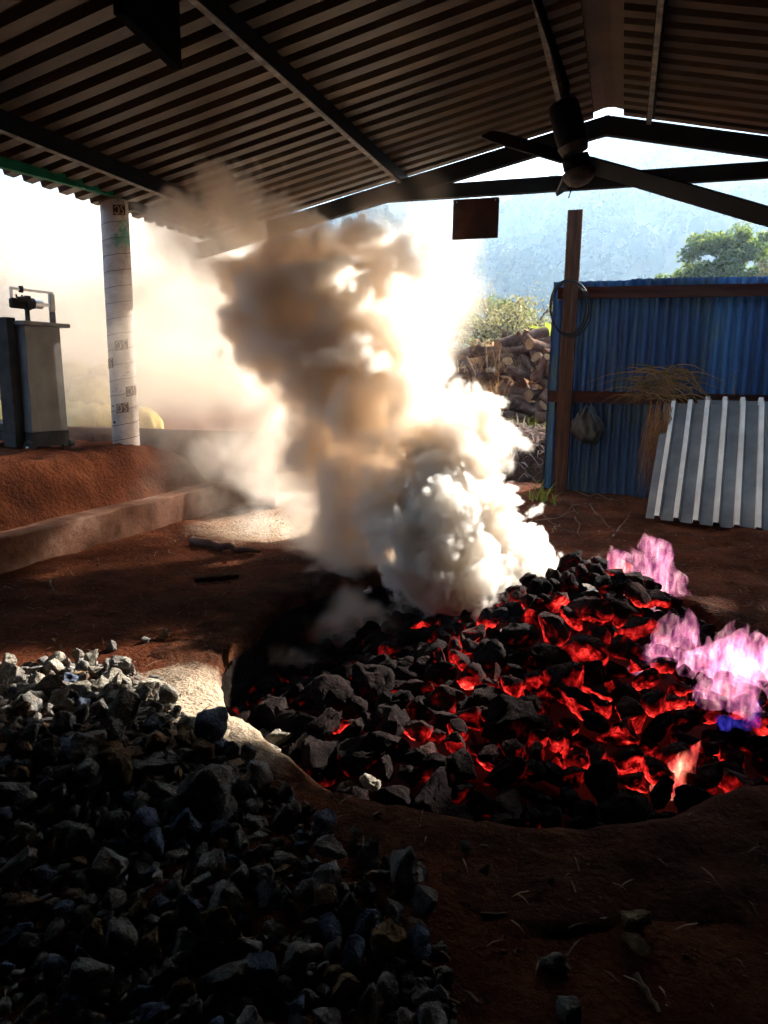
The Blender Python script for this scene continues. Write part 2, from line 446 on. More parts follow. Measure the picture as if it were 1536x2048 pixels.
# ------------------------------------------------------------------ smoke (real volumes: voxel grids built here)
def grid_volume(name, dens, mn, mx, mat, skin=None):
    """dens[z,y,x] -> an object whose geometry nodes turn the values into a voxel grid"""
    nz, ny, nx = dens.shape
    me = bpy.data.meshes.new(name)
    me.vertices.add(dens.size)
    at = me.attributes.new('d', 'FLOAT', 'POINT'); at.data.foreach_set('value', np.ascontiguousarray(dens, np.float32).ravel())
    me.materials.append(mat)
    o = link(name, me)
    ng = bpy.data.node_groups.new(name + '_voxels', 'GeometryNodeTree')
    ng.interface.new_socket('Geometry', in_out='INPUT', socket_type='NodeSocketGeometry')
    ng.interface.new_socket('Geometry', in_out='OUTPUT', socket_type='NodeSocketGeometry')
    gi, go = ng.nodes.new('NodeGroupInput'), ng.nodes.new('NodeGroupOutput')
    L = ng.links.new
    pos = ng.nodes.new('GeometryNodeInputPosition')
    sub = ng.nodes.new('ShaderNodeVectorMath'); sub.operation = 'SUBTRACT'; sub.inputs[1].default_value = mn
    L(pos.outputs[0], sub.inputs[0])
    mul = ng.nodes.new('ShaderNodeVectorMath'); mul.operation = 'MULTIPLY'
    mul.inputs[1].default_value = [(c - 1) / (b - a) for a, b, c in zip(mn, mx, (nx, ny, nz))]
    L(sub.outputs[0], mul.inputs[0])
    sep = ng.nodes.new('ShaderNodeSeparateXYZ'); L(mul.outputs[0], sep.inputs[0])
    ints = []
    for k in range(3):
        f = ng.nodes.new('FunctionNodeFloatToInt'); f.rounding_mode = 'ROUND'; L(sep.outputs[k], f.inputs[0]); ints.append(f.outputs[0])
    def im(op, a, b):
        m = ng.nodes.new('FunctionNodeIntegerMath'); m.operation = op; L(a, m.inputs[0])
        if isinstance(b, int): m.inputs[1].default_value = b
        else: L(b, m.inputs[1])
        return m.outputs[0]
    idx = im('ADD', im('MULTIPLY', im('ADD', im('MULTIPLY', ints[2], ny), ints[1]), nx), ints[0])
    na = ng.nodes.new('GeometryNodeInputNamedAttribute'); na.data_type = 'FLOAT'; na.inputs[0].default_value = 'd'
    si = ng.nodes.new('GeometryNodeSampleIndex'); si.data_type = 'FLOAT'; si.domain = 'POINT'; si.clamp = True
    L(gi.outputs[0], si.inputs['Geometry']); L(na.outputs[0], si.inputs['Value']); L(idx, si.inputs['Index'])
    vc = ng.nodes.new('GeometryNodeVolumeCube')
    vc.inputs['Min'].default_value = mn; vc.inputs['Max'].default_value = mx
    vc.inputs['Resolution X'].default_value = nx; vc.inputs['Resolution Y'].default_value = ny; vc.inputs['Resolution Z'].default_value = nz
    L(si.outputs[0], vc.inputs['Density'])
    sm = ng.nodes.new('GeometryNodeSetMaterial'); sm.inputs['Material'].default_value = mat
    last = vc.outputs[0]
    if skin is not None:
        vm = ng.nodes.new('GeometryNodeVolumeToMesh'); vm.inputs['Threshold'].default_value = skin; L(last, vm.inputs[0]); last = vm.outputs[0]
    L(last, sm.inputs[0]); L(sm.outputs[0], go.inputs[0])
    md = o.modifiers.new('voxels', 'NODES'); md.node_group = ng
    return o

def smoke_material(name, density, color, aniso):
    m, nt, out = mat_new(name)
    at = N(nt, 'ShaderNodeAttribute', attribute_name='density')
    mu = N(nt, 'ShaderNodeMath', operation='MULTIPLY'); mu.inputs[1].default_value = density
    nt.links.new(at.outputs['Fac'], mu.inputs[0])
    pv = N(nt, 'ShaderNodeVolumePrincipled'); pv.inputs['Color'].default_value = (*color, 1); pv.inputs['Anisotropy'].default_value = aniso
    pv.inputs['Density Attribute'].default_value = ''
    nt.links.new(mu.outputs[0], pv.inputs['Density'])
    nt.links.new(pv.outputs[0], out.inputs['Volume'])
    return m

CRISP = ((2.2, 0.12), (4.6, 0.13), (9.0, 0.105), (17.0, 0.075), (31.0, 0.046), (55.0, 0.024))
LOOSE = ((1.6, 0.22), (3.3, 0.18), (7.0, 0.10), (14.0, 0.055), (27.0, 0.028))
def billow_field(blobs, mn, mx, vox, seed, amp=1.0, ero=0.0, octs=LOOSE):
    """union of puffs with turbulent, cauliflower-edged outlines; blobs: (x, y, z, radius, weight, softness in m)"""
    n3 = [int(round((b - a) / vox)) + 1 for a, b in zip(mn, mx)]
    ax = [np.linspace(a, b, k).astype(np.float32) for a, b, k in zip(mn, mx, n3)]
    shp = (n3[2], n3[1], n3[0])
    best = np.full(shp, -9, np.float32); aw = np.zeros(shp, np.float32); asf = np.zeros(shp, np.float32); ws = np.zeros(shp, np.float32)
    for (bx, by, bz, r, w, soft) in blobs:
        rr = r + 0.35; sl = []
        for a, c in zip((ax[2], ax[1], ax[0]), (bz, by, bx)):
            i0, i1 = np.searchsorted(a, c - rr), np.searchsorted(a, c + rr); sl.append(slice(i0, i1))
        sl = tuple(sl)
        d = np.sqrt((ax[0][sl[2]] - bx)[None, None, :] ** 2 + (ax[1][sl[1]] - by)[None, :, None] ** 2 + (ax[2][sl[0]] - bz)[:, None, None] ** 2)
        s = r - d
        e = np.exp(np.clip(s, -0.6, 0.6) * 9.0)
        ws[sl] += e; aw[sl] += e * w; asf[sl] += e * soft
        best[sl] = np.maximum(best[sl], s)
    dens = np.zeros(shp, np.float32)
    kz, ky, kx = np.nonzero(best > -0.30)
    x, y, z = ax[0][kx], ax[1][ky], ax[2][kz]
    sd = best[kz, ky, kx]; wsel = ws[kz, ky, kx]; w = aw[kz, ky, kx] / wsel; sf = asf[kz, ky, kx] / wsel
    def rot(k, fr):                                     # a differently turned lattice for every octave
        e = np.array(Euler((1.1 * k + 0.4, 0.7 * k + 0.3, 1.9 * k)).to_matrix()) * fr
        return (e[0, 0] * x2 + e[0, 1] * y2 + e[0, 2] * z2, e[1, 0] * x2 + e[1, 1] * y2 + e[1, 2] * z2, e[2, 0] * x2 + e[2, 1] * y2 + e[2, 2] * z2)
    x2, y2, z2 = x, y, z
    W_ = []
    for c in range(3):
        W_.append(vnoise(*rot(c + 1, 2.1), seed + c) * 0.13 + vnoise(*rot(c + 4, 5.3), seed + 21 + c) * 0.055)
    x2, y2, z2 = x + W_[0], y + W_[1], z + W_[2]
    disp = np.zeros_like(sd)
    for k, (fr, a) in enumerate(octs):
        if 1 / fr < vox * 1.4: break
        n = vnoise(*rot(k, fr), seed + 3 + k)
        if k < 3: n = (n + vnoise(*rot(k + 7, fr * 1.13), seed + 50 + k)) * 0.75
        disp += a * (np.abs(n) * 1.35 - 0.34)
    h = sd + disp * amp
    dn = w * sstep(0.0, 1.0, h / sf)
    if ero:                                             # wispy thinning inside the soft parts
        dn = dn * (1 - ero + ero * sstep(-0.5, 0.6, fbm(x2 * 2.0, y2 * 2.0, z2 * 2.0, 3, seed + 40)))
    dens[kz, ky, kx] = dn
    for a in range(3):                                  # empty border
        sl = [slice(None)] * 3; sl[a] = 0; dens[tuple(sl)] = 0; sl[a] = -1; dens[tuple(sl)] = 0
    return dens
def puff(px, py, Y, rpx, w=1.0, soft=0.028):             # a puff of rpx photo pixels' radius in the plane Y
    Y = 4.2 + (Y - 4.2) * 1.5                            # the column leans away as it rises
    p = at_y(px, py, Y); D = float((p - CAM) @ c_fwd)
    return (p[0], p[1], p[2], rpx * D / FPX, w, soft)
WHITE = [
    # rolling white front over the back of the pit
    puff(1075, 1212, 4.55, 48), puff(1035, 1240, 4.3, 48), puff(975, 1225, 4.25, 58), puff(1060, 1138, 4.6, 42),
    puff(1005, 1150, 4.5, 80), puff(930, 1140, 4.3, 82), puff(855, 1130, 4.2, 72), puff(800, 1072, 4.25, 46), puff(768, 1052, 4.3, 26), puff(1095, 1180, 4.6, 30),
    puff(1000, 1070, 4.6, 58), puff(945, 1045, 4.5, 78), puff(880, 1050, 4.35, 72), puff(845, 985, 4.45, 42), puff(895, 980, 4.6, 78), puff(955, 990, 4.7, 45), puff(1040, 1110, 4.6, 40),
    puff(985, 1308, 4.0, 34), puff(1035, 1302, 4.05, 26), puff(955, 1292, 4.1, 26), puff(800, 1365, 3.6, 14, .5, .05), puff(865, 1370, 3.6, 12, .5, .05),
    puff(915, 905, 4.75, 60, .7, .07), puff(850, 910, 4.7, 55, .5, .09), puff(925, 845, 4.85, 45, .5, .09), puff(650, 815, 4.9, 34, .8, .04), puff(620, 825, 4.9, 18, .8, .04),
]
BROWN = [
    # dusky column behind and to the left
    puff(740, 1290, 4.1, 45, .35, .2), puff(650, 1220, 4.35, 60, .28, .25), puff(720, 1240, 4.3, 60, .35, .25), puff(600, 1230, 4.5, 40, .2, .25),
    puff(820, 1260, 4.3, 55, .35, .2), puff(900, 1280, 4.2, 45, .3, .2), puff(1100, 1240, 4.5, 45, .15, .2), puff(1110, 1180, 4.7, 40, .12, .2),
    puff(770, 1130, 4.6, 75, .8, .18), puff(730, 1040, 4.75, 80, .9, .18), puff(700, 950, 4.85, 95, .9, .18), puff(640, 890, 4.9, 75, .8, .16),
    puff(770, 950, 4.8, 90, .9, .12), puff(730, 850, 4.9, 100, .9, .12), puff(860, 930, 4.75, 95, .9, .10), puff(920, 900, 4.75, 70, .7, .10), puff(800, 1010, 4.6, 80, .9, .10), puff(900, 1050, 4.75, 90, .8, .12), puff(820, 820, 4.9, 85, .8, .14),
    puff(750, 760, 5.0, 105, .9, .12), puff(650, 740, 5.05, 105, 1, .14), puff(570, 700, 5.1, 95, .9, .16), puff(525, 640, 5.15, 80, .9, .13),
    puff(600, 620, 5.15, 115, 1, .12), puff(700, 650, 5.1, 110, .9, .12), puff(780, 660, 5.1, 90, .7, .18), puff(510, 560, 5.2, 62, .9, .07), puff(478, 540, 5.2, 42, .8, .07),
    puff(580, 545, 5.2, 80, 1, .07), puff(660, 550, 5.2, 75, .9, .07), puff(730, 570, 5.25, 75, .8, .10), puff(640, 490, 5.3, 50, .7, .10), puff(720, 500, 5.35, 58, .5, .12),
    puff(790, 600, 5.3, 75, .4, .25), puff(820, 680, 5.1, 70, .5, .2), puff(840, 760, 5.0, 70, .6, .18),
    # thin grey smoke creeping low to the left and out past the kerb
    puff(600, 1290, 4.2, 55, .7, .2), puff(665, 1300, 4.0, 50, .7, .2), puff(560, 1235, 4.4, 50, .45, .22), puff(530, 1310, 4.0, 45, .35, .25), puff(700, 1250, 4.2, 60, .7, .18), puff(640, 1200, 4.4, 60, .6, .2), puff(600, 1340, 3.7, 35, .3, .2), puff(620, 1120, 4.8, 80, .14, .3), puff(760, 1330, 3.9, 45, .25, .2), puff(700, 1180, 4.5, 70, .4, .2), puff(600, 1010, 5.0, 90, .14, .3), puff(540, 950, 5.1, 90, .12, .3),
    puff(480, 920, 5.2, 80, .09, .3), puff(560, 860, 5.2, 90, .14, .3), puff(520, 480, 5.3, 60, .25, .2), puff(400, 500, 5.3, 90, .10, .3),
    # cloud gathering under the roof sheets and drifting out to the left
    puff(490, 425, 5.1, 66, .6, .22), puff(430, 410, 5.1, 56, .55, .22), puff(550, 425, 5.15, 56, .5, .22), puff(390, 435, 5.1, 46, .45, .22), puff(600, 470, 5.2, 40, .2, .25), puff(340, 470, 5.2, 50, .12, .3),
]
def under_roof(d, mn, mx):
    zz = np.linspace(mn[2], mx[2], d.shape[0])[:, None, None]; yy = np.linspace(mn[1], mx[1], d.shape[1])[None, :, None]; xx = np.linspace(mn[0], mx[0], d.shape[2])[None, None, :]
    d[np.broadcast_to((zz > RZ - RS * np.abs(xx - RX) - 0.012) & (yy < Y_END) & (xx > RX - EAVE), d.shape)] = 0      # the roof holds it down
    return d
mn, mx = (-2.35, 3.45, -0.25), (0.25, 5.75, 1.75)
smoke = tag(grid_volume('white_smoke', billow_field(WHITE, mn, mx, 0.0115, 60, amp=0.9, octs=CRISP), mn, mx, smoke_material('white_smoke', 24.0, (0.966, 0.932, 0.885), 0.15)),
            'crisp white billows of smoke rolling off the back of the kiln', 'smoke', kind='stuff')
mn, mx = (-4.2, 3.4, -0.25), (0.35, 6.7, 3.35)
tag(grid_volume('brown_smoke', under_roof(billow_field(BROWN, mn, mx, 0.022, 260, amp=1.0, ero=0.3), mn, mx), mn, mx, smoke_material('brown_smoke', 19.0, (0.962, 0.895, 0.81), 0.3)),
    'tall tan brown smoke column leaning left up to the roof edge', 'smoke', kind='stuff')

# ------------------------------------------------------------------ rocks
def rock_mesh(seed, npts=15, smooth_it=0, rough=0.05, squash=(1, 1, 1), mat=None, cuts=2, sharp=32):
    """an angular stone about 1 across: hull of random points, bevelled, subdivided and roughened"""
    rr = random.Random(seed); bm = bmesh.new()
    for _ in range(npts):
        v = Vector((rr.gauss(0, 1), rr.gauss(0, 1), rr.gauss(0, 1))).normalized() * rr.uniform(0.40, 0.56)
        bm.verts.new((v.x * squash[0], v.y * squash[1], v.z * squash[2]))
    bmesh.ops.convex_hull(bm, input=list(bm.verts))
    for v in [v for v in bm.verts if not v.link_faces]: bm.verts.remove(v)
    bmesh.ops.bevel(bm, geom=list(bm.edges), offset=0.035, segments=1, affect='EDGES', profile=0.5, clamp_overlap=True)
    bmesh.ops.triangulate(bm, faces=list(bm.faces))
    if cuts: bmesh.ops.subdivide_edges(bm, edges=[e for e in bm.edges if e.calc_length() > 0.16], cuts=cuts, use_grid_fill=True)
    bmesh.ops.triangulate(bm, faces=list(bm.faces))
    for _ in range(smooth_it): bmesh.ops.smooth_vert(bm, verts=list(bm.verts), factor=0.5, use_axis_x=True, use_axis_y=True, use_axis_z=True)
    bm.normal_update(); off = Vector((seed * 3.7, seed * 1.3, seed * 0.7))
    for v in bm.verts:
        d = mnoise.fractal(v.co * 3.2 + off, 0.9, 2.1, 4) * rough + (mnoise.noise(v.co * 11 + off)) * rough * 0.35
        v.co += v.normal * d
    me = bpy.data.meshes.new('stone'); bm.to_mesh(me); bm.free()
    if mat: me.materials.append(mat)
    me.polygons.foreach_set('use_smooth', [True] * len(me.polygons)); me.set_sharp_from_angle(angle=math.radians(sharp)); me.update()
    return me

M['lime'] = surf('limestone', [(0.3, (0.075, 0.069, 0.064)), (0.5, (0.18, 0.167, 0.152)), (0.75, (0.37, 0.345, 0.31))], scale=2.2, bump=0.8, bump_scale=9, bump_dist=0.05, per_object=0.3,
                 dirt=((0.12, 0.06, 0.03), 3.0, 0.56, 0.72))
M['lime_tan'] = surf('iron_stained_limestone', [(0.3, (0.075, 0.042, 0.021)), (0.5, (0.18, 0.112, 0.06)), (0.75, (0.33, 0.24, 0.15))], scale=2.0, bump=0.8, bump_scale=9, bump_dist=0.05, per_object=0.25)
M['lime_blue'] = surf('blue_grey_limestone', [(0.3, (0.042, 0.052, 0.076)), (0.5, (0.09, 0.11, 0.155)), (0.75, (0.19, 0.215, 0.275))], scale=2.2, bump=0.8, bump_scale=9, bump_dist=0.05, per_object=0.3)
M['lime_sunlit'] = surf('sunlit_limestone', [(0.3, (0.12, 0.10, 0.08)), (0.5, (0.26, 0.23, 0.185)), (0.75, (0.46, 0.42, 0.35))], scale=2.2, bump=0.8, bump_scale=9, bump_dist=0.05, per_object=0.15,
                       dirt=((0.06, 0.05, 0.04), 3.4, 0.55, 0.65))  # lit copy of the limestone, sun brightness put into its colour

def hot_material(name, stops, emit, size, thr):
    """sooty stone, red hot on the faces turned down towards the fire and in cracks"""
    m = surf(name, stops, scale=2.0, bump=0.7, bump_scale=8, bump_dist=0.05, per_object=0.35)
    nt = m.node_tree; p = [n for n in nt.nodes if n.type == 'BSDF_PRINCIPLED'][0]
    g = N(nt, 'ShaderNodeNewGeometry'); sp = N(nt, 'ShaderNodeSeparateXYZ'); nt.links.new(g.outputs['Normal'], sp.inputs[0])
    ml = N(nt, 'ShaderNodeMapRange'); ml.inputs[1].default_value = 0.5; ml.inputs[2].default_value = -0.8; nt.links.new(sp.outputs[2], ml.inputs[0])
    nz = N(nt, 'ShaderNodeTexNoise', Scale=size * 2.2, Detail=6.0, Roughness=0.6); nt.links.new(g.outputs['Position'], nz.inputs['Vector'])
    th = N(nt, 'ShaderNodeMapRange'); th.inputs[1].default_value = thr; th.inputs[2].default_value = thr + 0.22; nt.links.new(nz.outputs[0], th.inputs[0])
    mu = N(nt, 'ShaderNodeMath', operation='MULTIPLY'); nt.links.new(ml.outputs[0], mu.inputs[0]); nt.links.new(th.outputs[0], mu.inputs[1])
    n9 = N(nt, 'ShaderNodeTexNoise', Scale=38.0, Detail=6.0, Roughness=0.7); nt.links.new(g.outputs['Position'], n9.inputs['Vector'])
    r9 = N(nt, 'ShaderNodeMapRange'); r9.inputs[1].default_value = 0.38; r9.inputs[2].default_value = 0.62; r9.inputs[3].default_value = 0.12; nt.links.new(n9.outputs[0], r9.inputs[0])
    m9 = N(nt, 'ShaderNodeMath', operation='MULTIPLY'); nt.links.new(mu.outputs[0], m9.inputs[0]); nt.links.new(r9.outputs[0], m9.inputs[1]); mu = m9      # dark crust over the glow
    rp = ramp(nt, mu.outputs[0], [(0.0, (0.6, 0.006, 0.008)), (0.5, (1.0, 0.04, 0.028)), (1.0, (1.0, 0.24, 0.15))])
    ms = N(nt, 'ShaderNodeMath', operation='MULTIPLY'); ms.inputs[1].default_value = emit; nt.links.new(mu.outputs[0], ms.inputs[0])
    nt.links.new(rp.outputs[0], p.inputs['Emission Color']); nt.links.new(ms.outputs[0], p.inputs['Emission Strength'])
    return m
def no_lamp(m): m.cycles.emission_sampling = 'NONE'; return m
M['soot'] = hot_material('sooty_kiln_stone', [(0.3, (0.004, 0.0026, 0.0026)), (0.5, (0.009, 0.0058, 0.0055)), (0.75, (0.026, 0.017, 0.016))], 0.14, 5.0, 0.55)
M['hot'] = hot_material('red_hot_kiln_stone', [(0.3, (0.008, 0.0045, 0.0045)), (0.5, (0.024, 0.0125, 0.0115)), (0.75, (0.07, 0.036, 0.031))], 0.62, 3.0, 0.42)

# ------------------------------------------------------------------ burning heap in the pit
def heap(x, y):
    q2 = ((x - KX) ** 2 + (y - KY) ** 2) / KR ** 2
    return -0.26 + 0.17 * (1 - q2) + 0.40 * np.exp(-((x + 0.05) / 0.62) ** 2 - ((y - 4.35) / 0.62) ** 2) - 0.08 * np.exp(-((x + 1.65) / 0.45) ** 2 - ((y - 3.5) / 0.7) ** 2) + 0.10 * np.exp(-((x - 0.5) / 0.5) ** 2 - ((y - 3.5) / 0.5) ** 2)
m_, nt, out = mat_new('ember_bed')
g = N(nt, 'ShaderNodeNewGeometry')
nz = N(nt, 'ShaderNodeTexNoise', Scale=4.5, Detail=8.0, Roughness=0.75); nt.links.new(g.outputs['Position'], nz.inputs['Vector'])
at = N(nt, 'ShaderNodeAttribute', attribute_name='heat')
ad = N(nt, 'ShaderNodeMath', operation='MULTIPLY_ADD'); nt.links.new(nz.outputs[0], ad.inputs[0]); ad.inputs[1].default_value = 1.3; nt.links.new(at.outputs['Fac'], ad.inputs[2])
hr = N(nt, 'ShaderNodeMapRange'); hr.inputs[1].default_value = 0.86; hr.inputs[2].default_value = 1.7; nt.links.new(ad.outputs[0], hr.inputs[0])
cr = ramp(nt, hr.outputs[0], [(0.0, (0.05, 0.0, 0.0)), (0.4, (0.8, 0.008, 0.006)), (0.7, (1.0, 0.045, 0.028)), (0.9, (1.0, 0.17, 0.11)), (1.0, (1.0, 0.45, 0.38))])
pw = N(nt, 'ShaderNodeMath', operation='POWER'); pw.inputs[1].default_value = 2.4; nt.links.new(hr.outputs[0], pw.inputs[0])
st = N(nt, 'ShaderNodeMath', operation='MULTIPLY'); st.inputs[1].default_value = 4.2; nt.links.new(pw.outputs[0], st.inputs[0])
pb = N(nt, 'ShaderNodeBsdfPrincipled', Roughness=1.0); pb.inputs['Base Color'].default_value = (0.02, 0.015, 0.014, 1)
nt.links.new(cr.outputs[0], pb.inputs['Emission Color']); nt.links.new(st.outputs[0], pb.inputs['Emission Strength']); nt.links.new(pb.outputs[0], out.inputs[0])
M['ember'] = m_
th = np.linspace(0, 2 * math.pi, 120, endpoint=False); V = [(0, 0, float(heap(KX, KY)) - 0.11)]
RRn = 34
for k in range(1, RRn + 1):
    r = (kiln_r(th) - 0.03) * k / RRn; x, y = r * np.cos(th), r * np.sin(th)
    z = heap(x + KX, y + KY) - 0.11 + 0.03 * fbm(x * 5, y * 5, 0, 3, 77)
    V += list(zip(x, y, z))
F = [(0, 1 + j, 1 + (j + 1) % 120) for j in range(120)]
for k in range(RRn - 1):
    for j in range(120): F.append((1 + k * 120 + j, 1 + (k + 1) * 120 + j, 1 + (k + 1) * 120 + (j + 1) % 120, 1 + k * 120 + (j + 1) % 120))
bed = MB().add(V, F).build('ember_bed', M['ember'], kiln)
bv = np.array(V); hx, hy = bv[:, 0] + KX, bv[:, 1] + KY
heat = 0.90 * sstep(-1.2, 0.0, hx) * sstep(2.4, 3.2, hy) + 0.25 * sstep(-0.2, 0.3, hx) - 0.35 * sstep(3.7, 4.3, hy) * sstep(-0.3, -0.9, hx) - 0.25 * sstep(0.35, 0.75, hx) * sstep(2.9, 2.4, hy)
a_ = bed.data.attributes.new('heat', 'FLOAT', 'POINT'); a_.data.foreach_set('value', heat.astype(np.float32))

no_lamp(M['soot']); no_lamp(M['hot'])
kiln_rocks = [rock_mesh(100 + k, 17, 1, 0.075, ((1.15, 0.9, 0.72), (1.0, 0.95, 0.85), (1.3, 0.85, 0.7))[k % 3], M['soot'], 2, 38) for k in range(10)]
kiln_hot = [rock_mesh(120 + k, 16, 1, 0.075, ((1.15, 0.9, 0.75), (1.0, 1.0, 0.8), (1.25, 0.8, 0.8))[k % 3], M['hot'], 2, 36) for k in range(9)]
kiln_sunlit = [rock_mesh(140 + k, 18, 1, 0.06, (1.1, 0.95, 0.8), M['lime_sunlit'], 2, 40) for k in range(4)]
rs = random.Random(21); placed = []
def try_place(placed, x, y, r, f=0.72):
    for (a, b, c) in placed:
        if (a - x) ** 2 + (b - y) ** 2 < (f * (r + c)) ** 2: return False
    placed.append((x, y, r)); return True
def size_word(r, a, b): return 'small' if r < a else ('large' if r > b else 'middling')
def kiln_label(look, x, y, r):
    if y < KY - 0.75: where = 'low along the kiln front rim'
    elif x > 0.25: where = 'under the pink flames of the kiln'
    elif y > 4.15 and x > -0.7: where = 'on the crest of the burning heap'
    elif x < -1.05: where = 'in the smoky dark side of the kiln'
    elif y > 3.75: where = 'beneath the smoke column in the kiln'
    else: where = 'in the glowing middle of the kiln'
    sw = size_word(r, 0.072, 0.10); lab = '%s %s stone %s' % (sw, look, where)
    return lab, 'stone', lab.replace(' stone ', ' stones ')
tries = 0
while len(placed) < 520 and tries < 40000:
    tries += 1
    a, q = rs.uniform(0, 2 * math.pi), math.sqrt(rs.random())
    r = rs.uniform(0.055, 0.09) if rs.random() < 0.66 else rs.uniform(0.09, 0.14)
    lim = float(kiln_r(a)) - r - 0.05
    x, y = KX + lim * q * math.cos(a), KY + lim * q * math.sin(a)
    try_place(placed, x, y, r, 0.62)
def sight(x, y, r): return r / math.hypot(x, y) * (1.0 if -60 < 768 + FPX * float((np.array([x, y, 0]) - CAM) @ c_right) / float((np.array([x, y, 0]) - CAM) @ c_fwd) < 1600 else 0.1)
single = set(sorted(placed, key=lambda p: -sight(*p))[:298]); src = []
for (x, y, r) in placed:
    z = float(heap(x, y)) + rs.uniform(-0.03, 0.035)
    if (x, y, r) not in single:
        src.append((rs.choice(kiln_rocks), Matrix.LocRotScale(Vector((x - KX, y - KY, z)), Euler((rs.uniform(-.5, .5), rs.uniform(-.5, .5), rs.uniform(0, 6.28))), Vector((2.1 * r, 2 * r, 1.9 * r))))); continue
    d = math.hypot(x + 1.15, y - 2.45)
    if d < 0.36 and r < 0.085 and rs.random() < 0.6:  # sun on the pit edge imitated by paler stones
        o = tag(link('kiln_stone', rs.choice(kiln_sunlit)), 'pale lump with painted sunlight at the edge of the kiln', 'stone', 'sunlight painted lumps at the kiln edge')
    elif rs.random() < (0.6 if x > -0.85 and y > 2.65 else 0.10):
        o = tag(link('kiln_stone', rs.choice(kiln_hot)), *kiln_label('dark red glowing', x, y, r))
    else:
        o = tag(link('kiln_stone', rs.choice(kiln_rocks)), *kiln_label('black sooty', x, y, r))
    s = 2 * r
    o.location = (x, y, z); o.scale = (s * rs.uniform(0.9, 1.2), s * rs.uniform(0.85, 1.1), s * rs.uniform(0.85, 1.1))
    o.rotation_euler = (rs.uniform(-0.8, 0.8), rs.uniform(-0.8, 0.8), rs.uniform(0, 6.28))

# small coals and lime crumbs filling the gaps over the ember bed
coal = [rock_mesh(160 + j, 11, 0, 0.06, (1.15, 0.9, 0.75), M['soot'], 0, 30) for j in range(5)]; n0 = len(src)
while len(src) < n0 + 550:
    a, q = rs.uniform(0, 6.283), math.sqrt(rs.random()); lim = float(kiln_r(a)) - 0.05; x, y = lim * q * math.cos(a), lim * q * math.sin(a); r = rs.uniform(0.016, 0.045)
    src.append((rs.choice(coal), Matrix.LocRotScale(Vector((x, y, float(heap(x + KX, y + KY)) - 0.12 + rs.uniform(-0.025, 0.015))), Euler((rs.uniform(-1, 1), rs.uniform(-1, 1), rs.uniform(0, 6.28))), Vector((2 * r, 2 * r, 2 * r)))))
def merged(name, src, mat):
    cache = {}; Vs, Fs, b = [], [], 0
    for me, m4 in src:
        if me.name not in cache:
            v = np.empty(len(me.vertices) * 3, np.float32); me.vertices.foreach_get('co', v)
            me.calc_loop_triangles(); f = np.empty(len(me.loop_triangles) * 3, np.int32); me.loop_triangles.foreach_get('vertices', f)
            cache[me.name] = (v.reshape(-1, 3), f.reshape(-1, 3))
        v, f = cache[me.name]; A = np.array(m4)
        Vs.append(v @ A[:3, :3].T + A[:3, 3]); Fs.append(f + b); b += len(v)
    return np_mesh(name, np.concatenate(Vs), np.concatenate(Fs), mat)
tag(link('coals', merged('coals', src, M['soot']), kiln), kind='stuff')

# ------------------------------------------------------------------ flames (glowing gas, voxel grids)
def flame_material(name, stops, strength, scale=(15, 15, 4.5)):
    m, nt, out = mat_new(name)
    g = N(nt, 'ShaderNodeNewGeometry'); mp = N(nt, 'ShaderNodeMapping'); mp.inputs['Scale'].default_value = scale; mp.inputs['Rotation'].default_value = (0.3, -0.5, 0.4)
    nt.links.new(g.outputs['Position'], mp.inputs[0])
    nz = N(nt, 'ShaderNodeTexNoise', Scale=2.2, Detail=3.0, Roughness=0.55, Distortion=0.6); nt.links.new(mp.outputs[0], nz.inputs['Vector'])
    mr = N(nt, 'ShaderNodeMapRange'); mr.inputs[1].default_value = 0.42; mr.inputs[2].default_value = 0.78; nt.links.new(nz.outputs[0], mr.inputs[0])
    cr = ramp(nt, mr.outputs[0], stops)
    mu = N(nt, 'ShaderNodeMath', operation='MULTIPLY_ADD'); mu.inputs[1].default_value = strength; mu.inputs[2].default_value = 0.0; nt.links.new(mr.outputs[0], mu.inputs[0])
    em = N(nt, 'ShaderNodeEmission'); nt.links.new(cr.outputs[0], em.inputs[0]); nt.links.new(mu.outputs[0], em.inputs[1])
    nt.links.new(em.outputs[0], out.inputs['Volume']); return m
